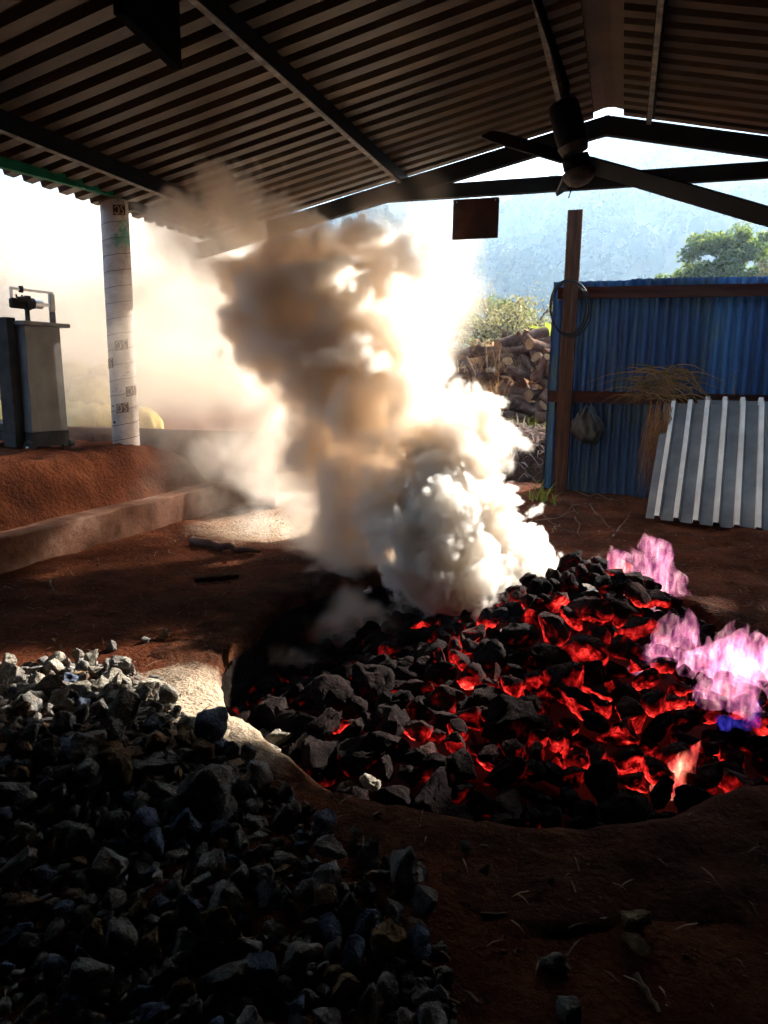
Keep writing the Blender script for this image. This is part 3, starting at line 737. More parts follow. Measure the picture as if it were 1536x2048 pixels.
def flame(tongues, mat, label, seed, vox=0.011):
    """tongues: (base point, tip point, base radius); their licking outline becomes one closed skin filled with glowing gas"""
    pts = np.array([p for t in tongues for p in t[:2]]); pad = 0.14
    mn, mx = pts.min(0) - pad, pts.max(0) + pad
    n3 = [int((b - a) / vox) + 2 for a, b in zip(mn, mx)]
    ax = [np.linspace(a, b, k) for a, b, k in zip(mn, mx, n3)]
    Z, Y, X = np.meshgrid(ax[2], ax[1], ax[0], indexing='ij')
    k_ = 11.0
    wx = X + 0.075 * vnoise(X * 6, Y * 6, Z * 6, seed) + 0.022 * vnoise(X * 17, Y * 17, Z * 17, seed + 1)
    wy = Y + 0.06 * vnoise(X * 7 + 4, Y * 7, Z * 7, seed + 2) + 0.022 * vnoise(X * 17, Y * 17 + 3, Z * 17, seed + 3)
    wz = Z + 0.04 * vnoise(X * 7, Y * 7 + 4, Z * 7, seed + 4)
    D = np.zeros(X.shape)
    for k, (a, b, r) in enumerate(tongues):
        a, b = np.array(a), np.array(b); t = b - a; L_ = np.linalg.norm(t); t = t / L_
        px, py, pz = wx - a[0], wy - a[1], wz - a[2]
        s = px * t[0] + py * t[1] + pz * t[2]
        q = np.sqrt(np.maximum(px ** 2 + py ** 2 + pz ** 2 - s ** 2, 0)); u = s / L_
        rad = r * np.clip(1.15 - u, 0.18, 1.0) * sstep(-0.15, 0.12, u) * (1 - sstep(0.75, 1.05, u)) + 1e-4
        D = np.maximum(D, np.exp(-(q / rad) ** 2))
    for a in range(3):
        sl = [slice(None)] * 3; sl[a] = 0; D[tuple(sl)] = 0; sl[a] = -1; D[tuple(sl)] = 0
    tmp = grid_volume('flame', D.astype(np.float32), tuple(mn), tuple(mx), mat, skin=0.16)
    me = bpy.data.meshes.new_from_object(tmp.evaluated_get(bpy.context.evaluated_depsgraph_get()))
    old = tmp.data; bpy.data.objects.remove(tmp); bpy.data.meshes.remove(old)
    me.name = 'flame'; me.materials.clear(); me.materials.append(mat); me.polygons.foreach_set('use_smooth', [True] * len(me.polygons))
    print('FLAME', len(me.polygons))
    return tag(link('flame', me), label, 'flame', 'flames licking from the kiln')
PINK = [(0.0, (0.40, 0.06, 0.50)), (0.2, (0.85, 0.17, 0.52)), (0.45, (1.0, 0.36, 0.46)), (0.8, (1.0, 0.70, 0.66))]
ORANGE = [(0.0, (0.6, 0.03, 0.12)), (0.3, (1.0, 0.10, 0.07)), (0.6, (1.0, 0.28, 0.16)), (1.0, (1.0, 0.66, 0.45))]
BLUE = [(0.0, (0.03, 0.02, 0.5)), (0.5, (0.08, 0.07, 0.9)), (1.0, (0.3, 0.25, 1.0))]
fm_p, fm_o, fm_b = flame_material('pink_flame', PINK, 3.6), flame_material('orange_flame', ORANGE, 9.0), flame_material('blue_flame', BLUE, 2.2)
for m in (fm_p, fm_o, fm_b): no_lamp(m)
def on_heap(px, py):                                    # where the sight line of a photo pixel meets the heap
    d = ray(px, py)
    for t in np.arange(1.5, 7.0, 0.01):
        p = CAM + d * t
        if p[2] < float(heap(p[0], p[1])): return p
    return CAM + d * 5.0
def tg(bx, by, tx, ty, Y, r, dY=0.0):
    b = on_heap(bx, by) if Y is None else at_y(bx, by, Y)
    return (b, at_y(tx, ty, b[1] + dY), r)
def licks(n, boxpx, lean, hpx, rad, seed, Y=None):
    """n uneven tongues rooted in a pixel box of the heap, leaning with the draught"""
    rr = random.Random(seed); out = []
    for _ in range(n):
        bx, by = rr.uniform(boxpx[0], boxpx[2]), rr.uniform(boxpx[1], boxpx[3]); h = hpx * rr.uniform(0.4, 1.15)
        out.append(tg(bx, by, bx + lean * h * rr.uniform(0.5, 1.5), by - h, Y, rad * rr.uniform(0.45, 1.2), rr.uniform(-.06, .06)))
    return out
flame(licks(7, (1195, 1150, 1255, 1185), -0.3, 75, .045, 1, 4.75), fm_o, 'small orange flame at the top of the burning heap', 301, 0.009)
flame(licks(13, (1255, 1170, 1345, 1222), -0.45, 120, .075, 2, 4.68), fm_p, 'pink and violet flame sheet behind the top of the heap', 311, 0.009)
flame(licks(12, (1290, 1300, 1400, 1345), 0.1, 85, .06, 3), fm_p, 'row of small pink flames curling over the kiln back edge', 321, 0.009)
flame(licks(10, (1385, 1330, 1470, 1370), 0.45, 100, .065, 4), fm_p, 'pink flame with curling tips beside the broad flame', 326, 0.009)
flame(licks(18, (1410, 1350, 1640, 1420), 0.5, 135, .085, 5), fm_p, 'broad pink and violet flame sweeping over the heap end', 331, 0.010)
flame([tg(1308, 1578, 1375, 1495, 2.75, .042), tg(1325, 1568, 1408, 1470, 2.75, .040), tg(1380, 1560, 1384, 1500, 2.75, .012)], fm_o, 'thin orange pink flame blade low in the near side of the pit', 341, 0.007)
flame([tg(1455, 1465, 1530, 1440, 3.1, .03), tg(1520, 1455, 1530, 1390, 3.1, .025)], fm_b, 'faint blue violet flame wrapped round a black stone', 351, 0.009)

# ------------------------------------------------------------------ pile of raw limestone in the left foreground
pile_var = {k: [rock_mesh(200 + 40 * i + j, 10 + j % 6, 0, 0.07, ((1.2, 0.9, 0.72), (1.0, 0.9, 0.85), (1.35, 0.85, 0.55), (1.0, 1.0, 0.7), (1.15, 0.8, 0.9))[j % 5], M[k], 2, 28) for j in range(12)] for i, k in enumerate(('lime', 'lime_tan', 'lime_blue'))}
edge_px = [(-260, 1330), (0, 1318), (150, 1308), (250, 1325), (335, 1385), (400, 1470), (520, 1540), (600, 1600), (700, 1650), (790, 1720), (870, 1800), (900, 1900), (930, 2060), (900, 2250), (-700, 2250), (-700, 1400)]
poly = [tuple(on_z(x, y, 0.03)[:2]) for x, y in edge_px]
def inside(x, y):
    c = False; j = len(poly) - 1
    for i in range(len(poly)):
        (a, b), (p, q) = poly[i], poly[j]
        if (b > y) != (q > y) and x < (p - a) * (y - b) / (q - b) + a: c = not c
        j = i
    return c
def edge_dist(x, y):
    best = 9
    for i in range(len(poly)):
        a, b = Vector(poly[i - 1]), Vector(poly[i]); p = Vector((x, y)); t = max(0, min(1, (p - a).dot(b - a) / max((b - a).length_squared, 1e-9)))
        best = min(best, (a + (b - a) * t - p).length)
    return best
rs = random.Random(5); pl = []; under = MB()
bx0, bx1 = min(p[0] for p in poly), max(p[0] for p in poly); by0, by1 = min(p[1] for p in poly), max(p[1] for p in poly)
def seen(x, y, z=0.1, m=60):
    v = np.array([x, y, z]) - CAM; D = v @ c_fwd
    if D < 0.2: return False
    px, py = 768 + FPX * (v @ c_right) / D, 1024 - FPX * (v @ c_up) / D
    return -m < px < 1536 + m and -m < py < 2048 + m
cand = 0
while cand < 60000 and len(pl) < 700:
    cand += 1
    x, y = rs.uniform(bx0, bx1), rs.uniform(by0, by1)
    if not inside(x, y): continue
    e = edge_dist(x, y)
    if e < 0.2 and rs.random() > 0.35 + e * 2.6: continue
    if 0.62 < y < 1.1 and x > -1.1 and rs.random() < 0.6: continue
    r = rs.uniform(0.022, 0.042) if rs.random() < 0.5 else (rs.uniform(0.04, 0.06) if rs.random() < 0.85 else rs.uniform(0.06, 0.085))
    try_place(pl, x, y, r, 0.70)
vis = sorted([p for p in pl if seen(p[0], p[1])], key=lambda p: -p[2] / math.hypot(p[0], p[1]))
first = set(vis[:296])
rest_v = []; rest_f = []
rest_src = []
for q in pl:
    x, y, r = q
    z = float(terrain(x, y)) + r * 0.45 + (0.02 if rs.random() < 0.3 else 0)
    k = 'lime' if rs.random() < 0.62 else ('lime_tan' if rs.random() < 0.55 else 'lime_blue')
    me = rs.choice(pile_var[k])
    if y > 2.08 and x < -1.15 and rs.random() < 0.6: me = rs.choice(kiln_sunlit); k = 'white'     # paler copies: sunlight painted into the stone colour
    rot = Euler((rs.uniform(-0.9, 0.9), rs.uniform(-0.9, 0.9), rs.uniform(0, 6.28))); sc = Vector((2 * r * rs.uniform(0.9, 1.25), 2 * r * rs.uniform(0.85, 1.15), 2 * r * rs.uniform(0.85, 1.15)))
    if q in first:
        o = link('limestone_lump', me); o.location = (x, y, z); o.rotation_euler = rot; o.scale = sc
        look = {'lime': 'grey', 'lime_tan': 'tan stained', 'lime_blue': 'blue grey', 'white': 'sunlight painted'}[k]; e = edge_dist(x, y); dk = math.hypot(x - KX, y - KY) - KR
        if y > 2.12 and x < -1.2: where = 'in the sunlit back strip of the rubble pile'
        elif dk < 0.42: where = 'in the shaded pile close beside the kiln rim'
        elif e < 0.16: where = 'at the ragged edge of the shaded pile by bare earth'
        elif y < 1.35: where = 'in the darkest foot of the shaded rubble pile'
        else: where = 'in the middle of the shaded rubble pile'
        lab = '%s %s limestone lump %s' % (size_word(r, 0.042, 0.056), look, where)
        tag(o, lab, 'stone', lab.replace(' lump ', ' lumps '))
    else:
        mat4 = Matrix.LocRotScale(Vector((x, y, z)), rot, sc)
        rest_src.append((me, mat4))
# small chips filling the pile, and the stones past the first three hundred, as one mass
chip = [rock_mesh(400 + j, 10, 0, 0.05, (1.2, 0.9, 0.6), M['lime'], 0, 25) for j in range(4)]
n_ = 0
while n_ < 4200:
    x, y = rs.uniform(bx0, bx1 + 0.1), rs.uniform(by0, by1)
    if not inside(x, y): continue
    n_ += 1; r = rs.uniform(0.006, 0.028)
    rest_src.append((rs.choice(chip), Matrix.LocRotScale(Vector((x, y, float(terrain(x, y)) + r * 0.3)), Euler((rs.uniform(-1, 1), rs.uniform(-1, 1), rs.uniform(0, 6.28))), Vector((2 * r, 2 * r, 2 * r)))))
tag(link('limestone_rubble', merged('limestone_rubble', rest_src, M['lime'])), 'small limestone chips and rubble filling the stone pile', 'rubble', kind='stuff')

# stones lying on their own on the bare earth
lone = [((1275, 1850), 0.052, 'lime_tan', 'tan angular stone lying alone on bare dark earth'), ((1112, 1935), 0.036, 'lime', 'small pinkish flat stone lying alone on bare earth'),
        ((930, 1702), 0.026, 'lime', 'small pale stone beside the pile near the kiln rim'), ((1265, 1900), 0.045, 'lime_tan', 'dull brown stone half sunk in the dark earth'),
        ((1138, 2040), 0.04, 'lime', 'flat grey stone beside a twig on bare earth'), ((328, 1277), 0.045, 'lime_tan', 'brown stone on red earth behind the pile'), ((290, 1287), 0.03, 'lime', 'small grey stone on red earth behind the pile'),
        ((1370, 1175), 0.03, 'lime', 'small pale stone on dark earth behind the kiln'), ((225, 1300), 0.04, 'lime', 'grey stone at the back edge of the rubble pile')]
for (px, r, k, lab) in lone:
    p = on_z(px[0], px[1], 0.0); o = link('loose_stone', rs.choice(pile_var[k]))
    o.location = (p[0], p[1], float(terrain(p[0], p[1])) + r * 0.5); o.scale = (2 * r, 1.8 * r, 1.7 * r); o.rotation_euler = (0.2, 0.3, rs.uniform(0, 6))
    tag(o, lab, 'stone')

# ------------------------------------------------------------------ blue fence, post, leaning sheets
M['blue'] = surf('blue_painted_sheet', [(0.3, (0.003, 0.018, 0.065)), (0.5, (0.009, 0.06, 0.18)), (0.75, (0.028, 0.13, 0.26))], scale=1.7, rough=0.55, bump=0.15, bump_scale=50, stretch=(1, 1, 0.35), spec=0.4,
                 dirt=((0.05, 0.10, 0.10), 2.2, 0.52, 0.70), per_object=0.35)
M['plank'] = surf('weathered_plank', [(0.3, (0.025, 0.010, 0.005)), (0.55, (0.075, 0.032, 0.016)), (0.8, (0.15, 0.075, 0.04))], scale=3.0, bump=0.7, bump_scale=10, stretch=(9, 9, 0.7), bump_dist=0.01)
M['rail'] = surf('red_brown_rail', [(0.3, (0.02, 0.005, 0.003)), (0.55, (0.05, 0.012, 0.006)), (0.8, (0.09, 0.026, 0.012))], scale=3.0, bump=0.6, bump_scale=10, stretch=(0.7, 9, 9), bump_dist=0.01)
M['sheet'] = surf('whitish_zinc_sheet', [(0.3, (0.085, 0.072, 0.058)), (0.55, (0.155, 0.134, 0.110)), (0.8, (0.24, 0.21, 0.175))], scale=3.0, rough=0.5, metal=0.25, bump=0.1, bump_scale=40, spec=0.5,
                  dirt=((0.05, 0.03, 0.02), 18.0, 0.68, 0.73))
M['rib'] = surf('lit_rib_white', [(0.3, (0.55, 0.51, 0.43)), (0.6, (0.78, 0.73, 0.63))], scale=3.0, rough=0.5, bump=0.1, dirt=((0.03, 0.02, 0.015), 22.0, 0.66, 0.70))  # light falling on the rib faces, put into the colour
FY = 8.95
fence = tag(empty('blue_fence', (1.3, FY, 0)), 'blue corrugated metal fence on dark wooden rails', 'fence')
def F_(o): o.parent = fence; o.location = (-1.3, -FY, 0); return o
def wavy(width, z0, z1, per, amp, zslant=0.0):
    n = int(round(width / per)) * 12; V, Fc = [], []
    for i in range(n + 1):
        x = width * i / n; d = amp * math.sin(2 * math.pi * x / per)
        d = amp * max(-0.6, min(0.6, math.sin(2 * math.pi * x / per))) / 0.6
        for k in range(5):
            z = z0 + (z1 - z0) * k / 4; V.append((x, d + 0.004 * math.sin(k * 1.9 + x * 3), z + zslant * x))
    for i in range(n):
        for k in range(4): a = i * 5 + k; Fc.append((a, a + 5, a + 6, a + 1))
    return V, Fc
sheet_x = [-0.86, 0.00, 0.86, 1.72, 2.58, 3.44]
for k, x in enumerate(sheet_x):
    V, Fc = wavy(0.90, -0.05, 2.475 + (0.012 if k % 2 else 0), 0.108, 0.020, -0.006)
    o = F_(MB().add(V, Fc).build('fence_sheet', M['blue'], smooth=20)); o.location = (-1.3 + x, (0.006 if k % 2 else 0), 0)
F_(MB().beam((-0.80, FY - 0.055, 2.335), (4.4, FY - 0.055, 2.32), 0.05, 0.13).build('top_rail', M['rail']))
F_(MB().beam((-0.84, FY - 0.050, 1.155), (4.4, FY - 0.050, 1.14), 0.05, 0.135).build('middle_rail', M['rail']))
pb, pt = at_y(1119, 990, 8.84), at_y(1151, 420, 8.84)
post = MB().beam((pb[0], 8.84, -0.3), (pt[0], 8.84, pt[2]), 0.165, 0.06, up=(0, 1, 0)).build('wooden_post', M['plank'])
bevel(post, 0.006)
tag(post, 'tall weathered brown plank post at the free end of the blue fence', 'post')
# stub of the rail nailed on the outer face
# coil of black hose over the post
b = MB()
for q in range(3):
    cx, cz, Yc = 1136 + q * 3, 614 + q * 2, 8.77 - 0.018 * q
    pts = []
    for i in range(41):
        a = 2 * math.pi * i / 40; p = at_y(cx + (36 + 2 * q) * math.cos(a), cz + (54 + q) * math.sin(a), Yc + 0.02 * math.sin(2 * a)); pts.append(p)
    b.tube(pts, 0.009, 6, cap=False)
M['rubber'] = surf('black_rubber', [(0.3, (0.008, 0.008, 0.008)), (0.7, (0.02, 0.02, 0.02))], rough=0.5, bump=0.1)
tag(b.build('hose_coil', M['rubber'], smooth=60), 'coil of thin black hose hung over the plank post', 'hose')

# two pale ribbed sheets leaning on the fence
def ribbed(name, w, h, nr, label, base, top, side, width_vec):
    """sheet with trapezoid ribs running up it; base/top are the lower and upper left corners"""
    base, top, wv = Vector(base), Vector(top), Vector(width_vec)
    up = top - base; nrm = wv.cross(up).normalized()
    if nrm.y > 0: nrm = -nrm
    per = w / nr; prof = []
    for k in range(nr):
        x = k * per
        prof += [(x, 0), (x + per * 0.44, 0), (x + per * 0.52, 0.055), (x + per * 0.76, 0.055), (x + per * 0.84, 0)]
    prof.append((w, 0)); m = len(prof); V, Fc = [], []; wn = wv.normalized(); nu = 8
    for i in range(nu + 1):
        for (x, d) in prof: V.append(base + up * i / nu + wn * x + nrm * (d + 0.006 * math.sin(i * 0.9 + x)))
    for i in range(nu):
        for j in range(m - 1): a = i * m + j; Fc.append((a, a + 1, a + m + 1, a + m))
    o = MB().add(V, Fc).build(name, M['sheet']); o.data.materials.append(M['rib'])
    o.data.polygons.foreach_set('material_index', [1 if (k % (m - 1)) % 5 in (1, 2) else 0 for k in range(len(Fc))])  # one side and the crest of each rib get the lit tone
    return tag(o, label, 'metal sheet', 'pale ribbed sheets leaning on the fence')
b0 = on_z(1291, 1036, 0.03); t0 = at_y(1328, 806, 8.80); w0 = on_z(1536, 1066, 0.03) - b0; w0 = w0 / np.linalg.norm(w0)
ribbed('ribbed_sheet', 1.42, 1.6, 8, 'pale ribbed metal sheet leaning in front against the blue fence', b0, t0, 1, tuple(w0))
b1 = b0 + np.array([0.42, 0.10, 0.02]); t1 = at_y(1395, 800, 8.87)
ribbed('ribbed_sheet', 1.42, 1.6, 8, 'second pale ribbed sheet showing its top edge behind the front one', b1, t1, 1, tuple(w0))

# black plastic bag hung on the fence
def sack_mesh(name, mat, sx, sy, sz, seed, crease=0.12, pinch=1.0, sub=4):
    bm = bmesh.new(); bmesh.ops.create_icosphere(bm, subdivisions=sub, radius=1.0); off = Vector((seed * 2.3, seed, -seed))
    for v in bm.verts:
        c = v.co.copy(); t = (c.z + 1) / 2
        k = 1.0 - pinch * max(0, t - 0.55) * 1.6
        # box-like fullness
        c = Vector((math.copysign(abs(c.x) ** 0.75, c.x), math.copysign(abs(c.y) ** 0.75, c.y), math.copysign(abs(c.z) ** 0.8, c.z)))
        d = abs(mnoise.noise(Vector((c.x * 1.6, c.y * 1.6, c.z * 1.1)) + off)) * crease + mnoise.fractal(c * 2.5 + off, 1.0, 2.0, 3) * crease * 0.6
        a = math.atan2(c.y, c.x); d += 0.35 * crease * math.sin(a * 9 + c.z * 3) * max(0, t - 0.3)
        v.co = Vector((c.x * sx * (max(k, 0.16) + d), c.y * sy * (max(k, 0.16) + d), c.z * sz * (1 + d * 0.4)))
    me = bpy.data.meshes.new(name); bm.to_mesh(me); bm.free(); me.materials.append(mat)
    me.polygons.foreach_set('use_smooth', [True] * len(me.polygons)); me.update(); return me
M['plastic'] = surf('black_plastic', [(0.3, (0.004, 0.004, 0.004)), (0.7, (0.012, 0.012, 0.011))], rough=0.35, bump=0.5, bump_scale=14, spec=0.5, stretch=(3, 3, 0.6))
p = at_y(1176, 850, 8.80); o = link('plastic_bag', sack_mesh('plastic_bag', M['plastic'], 0.145, 0.06, 0.21, 3, 0.45, 0.8)); o.location = p
tag(o, 'crumpled black plastic bag hanging below the fence rail', 'bag')

# ------------------------------------------------------------------ dry grass and stalks
def leafmat(name, a, b_, c, trans=0.35):
    m, nt, out = mat_new(name)
    g = N(nt, 'ShaderNodeNewGeometry'); ri = g.outputs['Random Per Island']
    r = ramp(nt, ri, [(0.0, a), (0.5, b_), (1.0, c)])
    d = N(nt, 'ShaderNodeBsdfDiffuse'); t = N(nt, 'ShaderNodeBsdfTranslucent'); mx = N(nt, 'ShaderNodeMixShader'); mx.inputs[0].default_value = trans
    nt.links.new(r.outputs[0], d.inputs[0]); nt.links.new(r.outputs[0], t.inputs[0]); nt.links.new(d.outputs[0], mx.inputs[1]); nt.links.new(t.outputs[0], mx.inputs[2]); nt.links.new(mx.outputs[0], out.inputs[0])
    return m
M['dry'] = leafmat('dry_grass', (0.16, 0.065, 0.025), (0.30, 0.15, 0.06), (0.42, 0.27, 0.13))
M['fresh'] = leafmat('fresh_grass', (0.10, 0.14, 0.02), (0.18, 0.22, 0.03), (0.32, 0.30, 0.05))
M['vine'] = leafmat('withered_grass', (0.07, 0.10, 0.03), (0.22, 0.13, 0.05), (0.36, 0.20, 0.09))
M['twig'] = surf('twig', [(0.3, (0.06, 0.035, 0.02)), (0.7, (0.20, 0.13, 0.085))], scale=6, bump=0.4, stretch=(1, 1, 1), per_object=0.3)
def blades(roots, rs, L_, w, lean, droop, mb=None):
    mb = mb or MB()
    for (x, y, z) in roots:
        a = rs.uniform(0, 6.28); ln = L_ * rs.uniform(0.5, 1.15); tilt = rs.uniform(0.05, lean); d = Vector((math.cos(a), math.sin(a), 0)); s = Vector((-math.sin(a + rs.uniform(-.6, .6)), math.cos(a), 0)) * w * rs.uniform(0.6, 1.3)
        p = Vector((x, y, z)); dirv = (Vector((0, 0, 1)) + d * tilt).normalized(); vs = []
        n = 5
        for i in range(n + 1):
            k = 1 - i / n; vs += [p - s * k * 0.5, p + s * k * 0.5]
            p = p + dirv * ln / n; dirv = (dirv + d * droop * 0.3 - Vector((0, 0, 1)) * droop * 0.35 * (i / n)).normalized()
        mb.add(vs, [(2 * i, 2 * i + 1, 2 * i + 3, 2 * i + 2) for i in range(n)])
    return mb
def stalks(paths, w, mat, name):
    mb = MB()
    for pts in paths: mb.tube(pts, [w * (1 - 0.75 * i / (len(pts) - 1)) for i in range(len(pts))], 4)
    return mb.build(name, mat)
def wander(a, b_, rs, n=7, amp=0.04):
    a, b_ = Vector(a), Vector(b_); out = []
    for i in range(n + 1):
        t = i / n; k = math.sin(math.pi * t); out.append(a.lerp(b_, t) + Vector((rs.uniform(-1, 1), rs.uniform(-1, 1), rs.uniform(-1, 1))) * amp * k)
    return out
# withered grass caught along the middle rail and hanging over the sheet corner
rs = random.Random(77)
def strand(mb, px0, py0, px1, py1, Y0, w=0.006, sag=0.06, n=8):
    a, b_ = Vector(at_y(px0, py0, Y0)), Vector(at_y(px1, py1, Y0 - 0.06)); vs = []
    for i in range(n + 1):
        t = i / n; p = a.lerp(b_, t) + Vector((rs.uniform(-.01, .01), -0.04 * math.sin(math.pi * t), -sag * (t ** 2) + sag * 0.9 * math.sin(math.pi * t)))
        k = w * (1 - 0.8 * t); vs += [p - Vector((k * 0.7, 0, k)), p + Vector((k * 0.7, 0, k))]
    mb.add(vs, [(2 * i, 2 * i + 1, 2 * i + 3, 2 * i + 2) for i in range(n)])
tangle = MB()
for k in range(150):
    cx = rs.uniform(1280, 1360); cy = rs.uniform(735, 800); ang = rs.uniform(2.0, 4.4) if rs.random() < .6 else rs.uniform(-1, 1)
    ln = rs.uniform(40, 110); strand(tangle, cx, cy, cx + ln * math.cos(ang), cy + abs(ln * math.sin(ang)) * rs.uniform(-0.2, 1), 8.78, rs.uniform(.005, .012))
for (a0, a1, b0_, b1_) in ((1330, 745, 1190, 830), (1300, 745, 1165, 760), (1330, 770, 1220, 825), (1290, 760, 1180, 768), (1440, 780, 1480, 730), (1470, 790, 1465, 740)): strand(tangle, a0, a1, b0_, b1_, 8.72, .008, .05)
tag(tangle.build('withered_grass', M['vine']), 'withered green and brown grass caught along the middle fence rail', 'grass', kind='stuff')
hang = MB()
for k in range(260):
    x0 = rs.uniform(1298, 1345); y0 = rs.uniform(800, 880); strand(hang, x0, y0, x0 - rs.uniform(0, 40), y0 + rs.uniform(60, 150), 8.45, rs.uniform(.003, .006), 0.0)
tag(hang.build('hanging_dry_grass', M['dry']), 'bundle of reddish dry grass hanging at the sheet corner', 'grass', kind='stuff')
# green tuft at the foot of the post
rts = []
for k in range(46):
    q = on_z(rs.gauss(1082, 16), rs.gauss(1003, 6), 0.0); rts.append((q[0], q[1], float(terrain(q[0], q[1])) - 0.01))
tag(blades(rts, rs, 0.30, 0.022, 1.3, 1.0).build('grass_tuft', M['fresh']), 'bright yellow green grass tuft at the foot of the plank post', 'grass')
# dead stalks on the ground before the fence
for k, (x0, y0, x1, y1) in enumerate(((1040, 1010, 1150, 1075), (1130, 1000, 1165, 1030), (1150, 1030, 1160, 1068), (1115, 1030, 1180, 1015), (1225, 1070, 1262, 1022), (1150, 985, 1250, 1012), (1065, 1040, 1150, 1030), (1180, 1010, 1230, 1060), (1000, 985, 1060, 992), (1120, 1045, 1100, 1075))):
    a, b_ = on_z(x0, y0, 0.02), on_z(x1, y1, 0.02); a[2] += float(terrain(a[0], a[1])); b_[2] += float(terrain(b_[0], b_[1])) + (0.06 if k % 3 == 0 else 0)
    tag(stalks([wander(a, b_, rs, 6, 0.035)], 0.007, M['twig'], 'dead_stalk'), 'thin dead stalk lying on dark earth before the blue fence', 'stalk', 'dead stalks before the fence')

# ------------------------------------------------------------------ pillar with printed tube marks
PXC, PYC, PR = -4.46, 5.76, 0.121
m_, nt, out = mat_new('cast_pillar')
tc = N(nt, 'ShaderNodeTexCoord'); g = N(nt, 'ShaderNodeSeparateXYZ'); nt.links.new(tc.outputs['Object'], g.inputs[0])
n1 = N(nt, 'ShaderNodeTexNoise', Scale=7.0, Detail=8.0, Roughness=0.65); nt.links.new(tc.outputs['Object'], n1.inputs['Vector'])
c1 = ramp(nt, n1.outputs[0], [(0.3, (0.30, 0.22, 0.18)), (0.5, (0.48, 0.41, 0.36)), (0.75, (0.62, 0.57, 0.52))])
hm = N(nt, 'ShaderNodeMapRange'); hm.inputs[1].default_value = 0.55; hm.inputs[2].default_value = 0.0; nt.links.new(g.outputs[2], hm.inputs[0])
n2 = N(nt, 'ShaderNodeTexNoise', Scale=4.0, Detail=6.0, Roughness=0.7); nt.links.new(tc.outputs['Object'], n2.inputs['Vector'])
mm = N(nt, 'ShaderNodeMath', operation='MULTIPLY'); nt.links.new(hm.outputs[0], mm.inputs[0]); nt.links.new(n2.outputs[0], mm.inputs[1])
mx = N(nt, 'ShaderNodeMix', data_type='RGBA'); nt.links.new(mm.outputs[0], mx.inputs[0]); nt.links.new(c1.outputs[0], mx.inputs[6]); mx.inputs[7].default_value = (0.26, 0.10, 0.05, 1)
gm = N(nt, 'ShaderNodeMapRange'); gm.inputs[1].default_value = 1.75; gm.inputs[2].default_value = 2.2; nt.links.new(g.outputs[2], gm.inputs[0])
gr = ramp(nt, n2.outputs[0], [(0.52, (0, 0, 0)), (0.62, (1, 1, 1))]); gmm = N(nt, 'ShaderNodeMath', operation='MULTIPLY'); nt.links.new(gr.outputs[0], gmm.inputs[0]); nt.links.new(gm.outputs[0], gmm.inputs[1])
mx2 = N(nt, 'ShaderNodeMix', data_type='RGBA'); nt.links.new(gmm.outputs[0], mx2.inputs[0]); nt.links.new(mx.outputs[2], mx2.inputs[6]); mx2.inputs[7].default_value = (0.03, 0.26, 0.17, 1)
pz = N(nt, 'ShaderNodeBsdfPrincipled', Roughness=0.85); nt.links.new(mx2.outputs[2], pz.inputs['Base Color'])
bp = N(nt, 'ShaderNodeBump', Strength=0.3, Distance=0.006); n3 = N(nt, 'ShaderNodeTexNoise', Scale=40.0, Detail=6.0); nt.links.new(tc.outputs['Object'], n3.inputs['Vector']); nt.links.new(n3.outputs[0], bp.inputs['Height']); nt.links.new(bp.outputs[0], pz.inputs['Normal'])
nt.links.new(pz.outputs[0], out.inputs[0]); M['pillar'] = m_
PZ0 = float(terrain(PXC, PYC)) - 0.30; PZ1 = 2.875
pil = tag(empty('concrete_pillar', (PXC, PYC, PZ0)), 'round pale concrete pillar with dark printed tube marks carrying the eave', 'pillar')
hgt = PZ1 - PZ0
MB().lathe([(PR * 1.02, 0), (PR, 0.05)] + [(PR * (1 + 0.006 * math.sin(k * 2.1)), 0.05 + (hgt - 0.06) * k / 40) for k in range(1, 40)] + [(PR, hgt)], 40).build('shaft', M['pillar'], pil, smooth=40)
# spiral seam left by the wound cardboard form
M['seam'] = surf('dark_seam', [(0.3, (0.05, 0.025, 0.018)), (0.7, (0.13, 0.07, 0.05))], scale=20, bump=0)
M['ink'] = surf('dark_print', [(0.3, (0.03, 0.014, 0.010)), (0.5, (0.06, 0.03, 0.022)), (0.72, (0.22, 0.14, 0.11))], scale=26, bump=0)
M['print_pale'] = surf('pale_lettering', [(0.3, (0.32, 0.25, 0.21)), (0.7, (0.55, 0.48, 0.42))], scale=20, bump=0)
V = []; turns = 16; ns = 48 * turns
for i in range(ns + 1):
    a = 2 * math.pi * i / 48; z = 0.12 + (hgt - 0.3) * i / ns
    wob = 0.0012 * math.sin(i * 0.7)
    for q in (-1, 1): V.append(((PR + 0.0022) * math.cos(a), (PR + 0.0022) * math.sin(a), z + q * 0.0026 + wob))
MB().add(V, [(2 * i, 2 * i + 2, 2 * i + 3, 2 * i + 1) for i in range(ns)]).build('spiral_seam', M['seam'], pil)
view_a = math.atan2(-PYC, -PXC)                      # direction from the pillar to the viewer
def wrap(u, z, rad): a = view_a + u / PR; return ((PR + rad) * math.cos(a), (PR + rad) * math.sin(a), z)
def stroke(mb, pts, w, rad):
    """flat lettering stroke laid on the pillar"""
    vs = []; n = len(pts)
    for i, (u, z) in enumerate(pts):
        a, b_ = pts[max(i - 1, 0)], pts[min(i + 1, n - 1)]; t = Vector((b_[0] - a[0], b_[1] - a[1])).normalized(); q = Vector((-t.y, t.x)) * w / 2
        vs += [wrap(u + q.x, z + q.y, rad), wrap(u - q.x, z - q.y, rad)]
    mb.add(vs, [(2 * i, 2 * i + 1, 2 * i + 3, 2 * i + 2) for i in range(n - 1)])
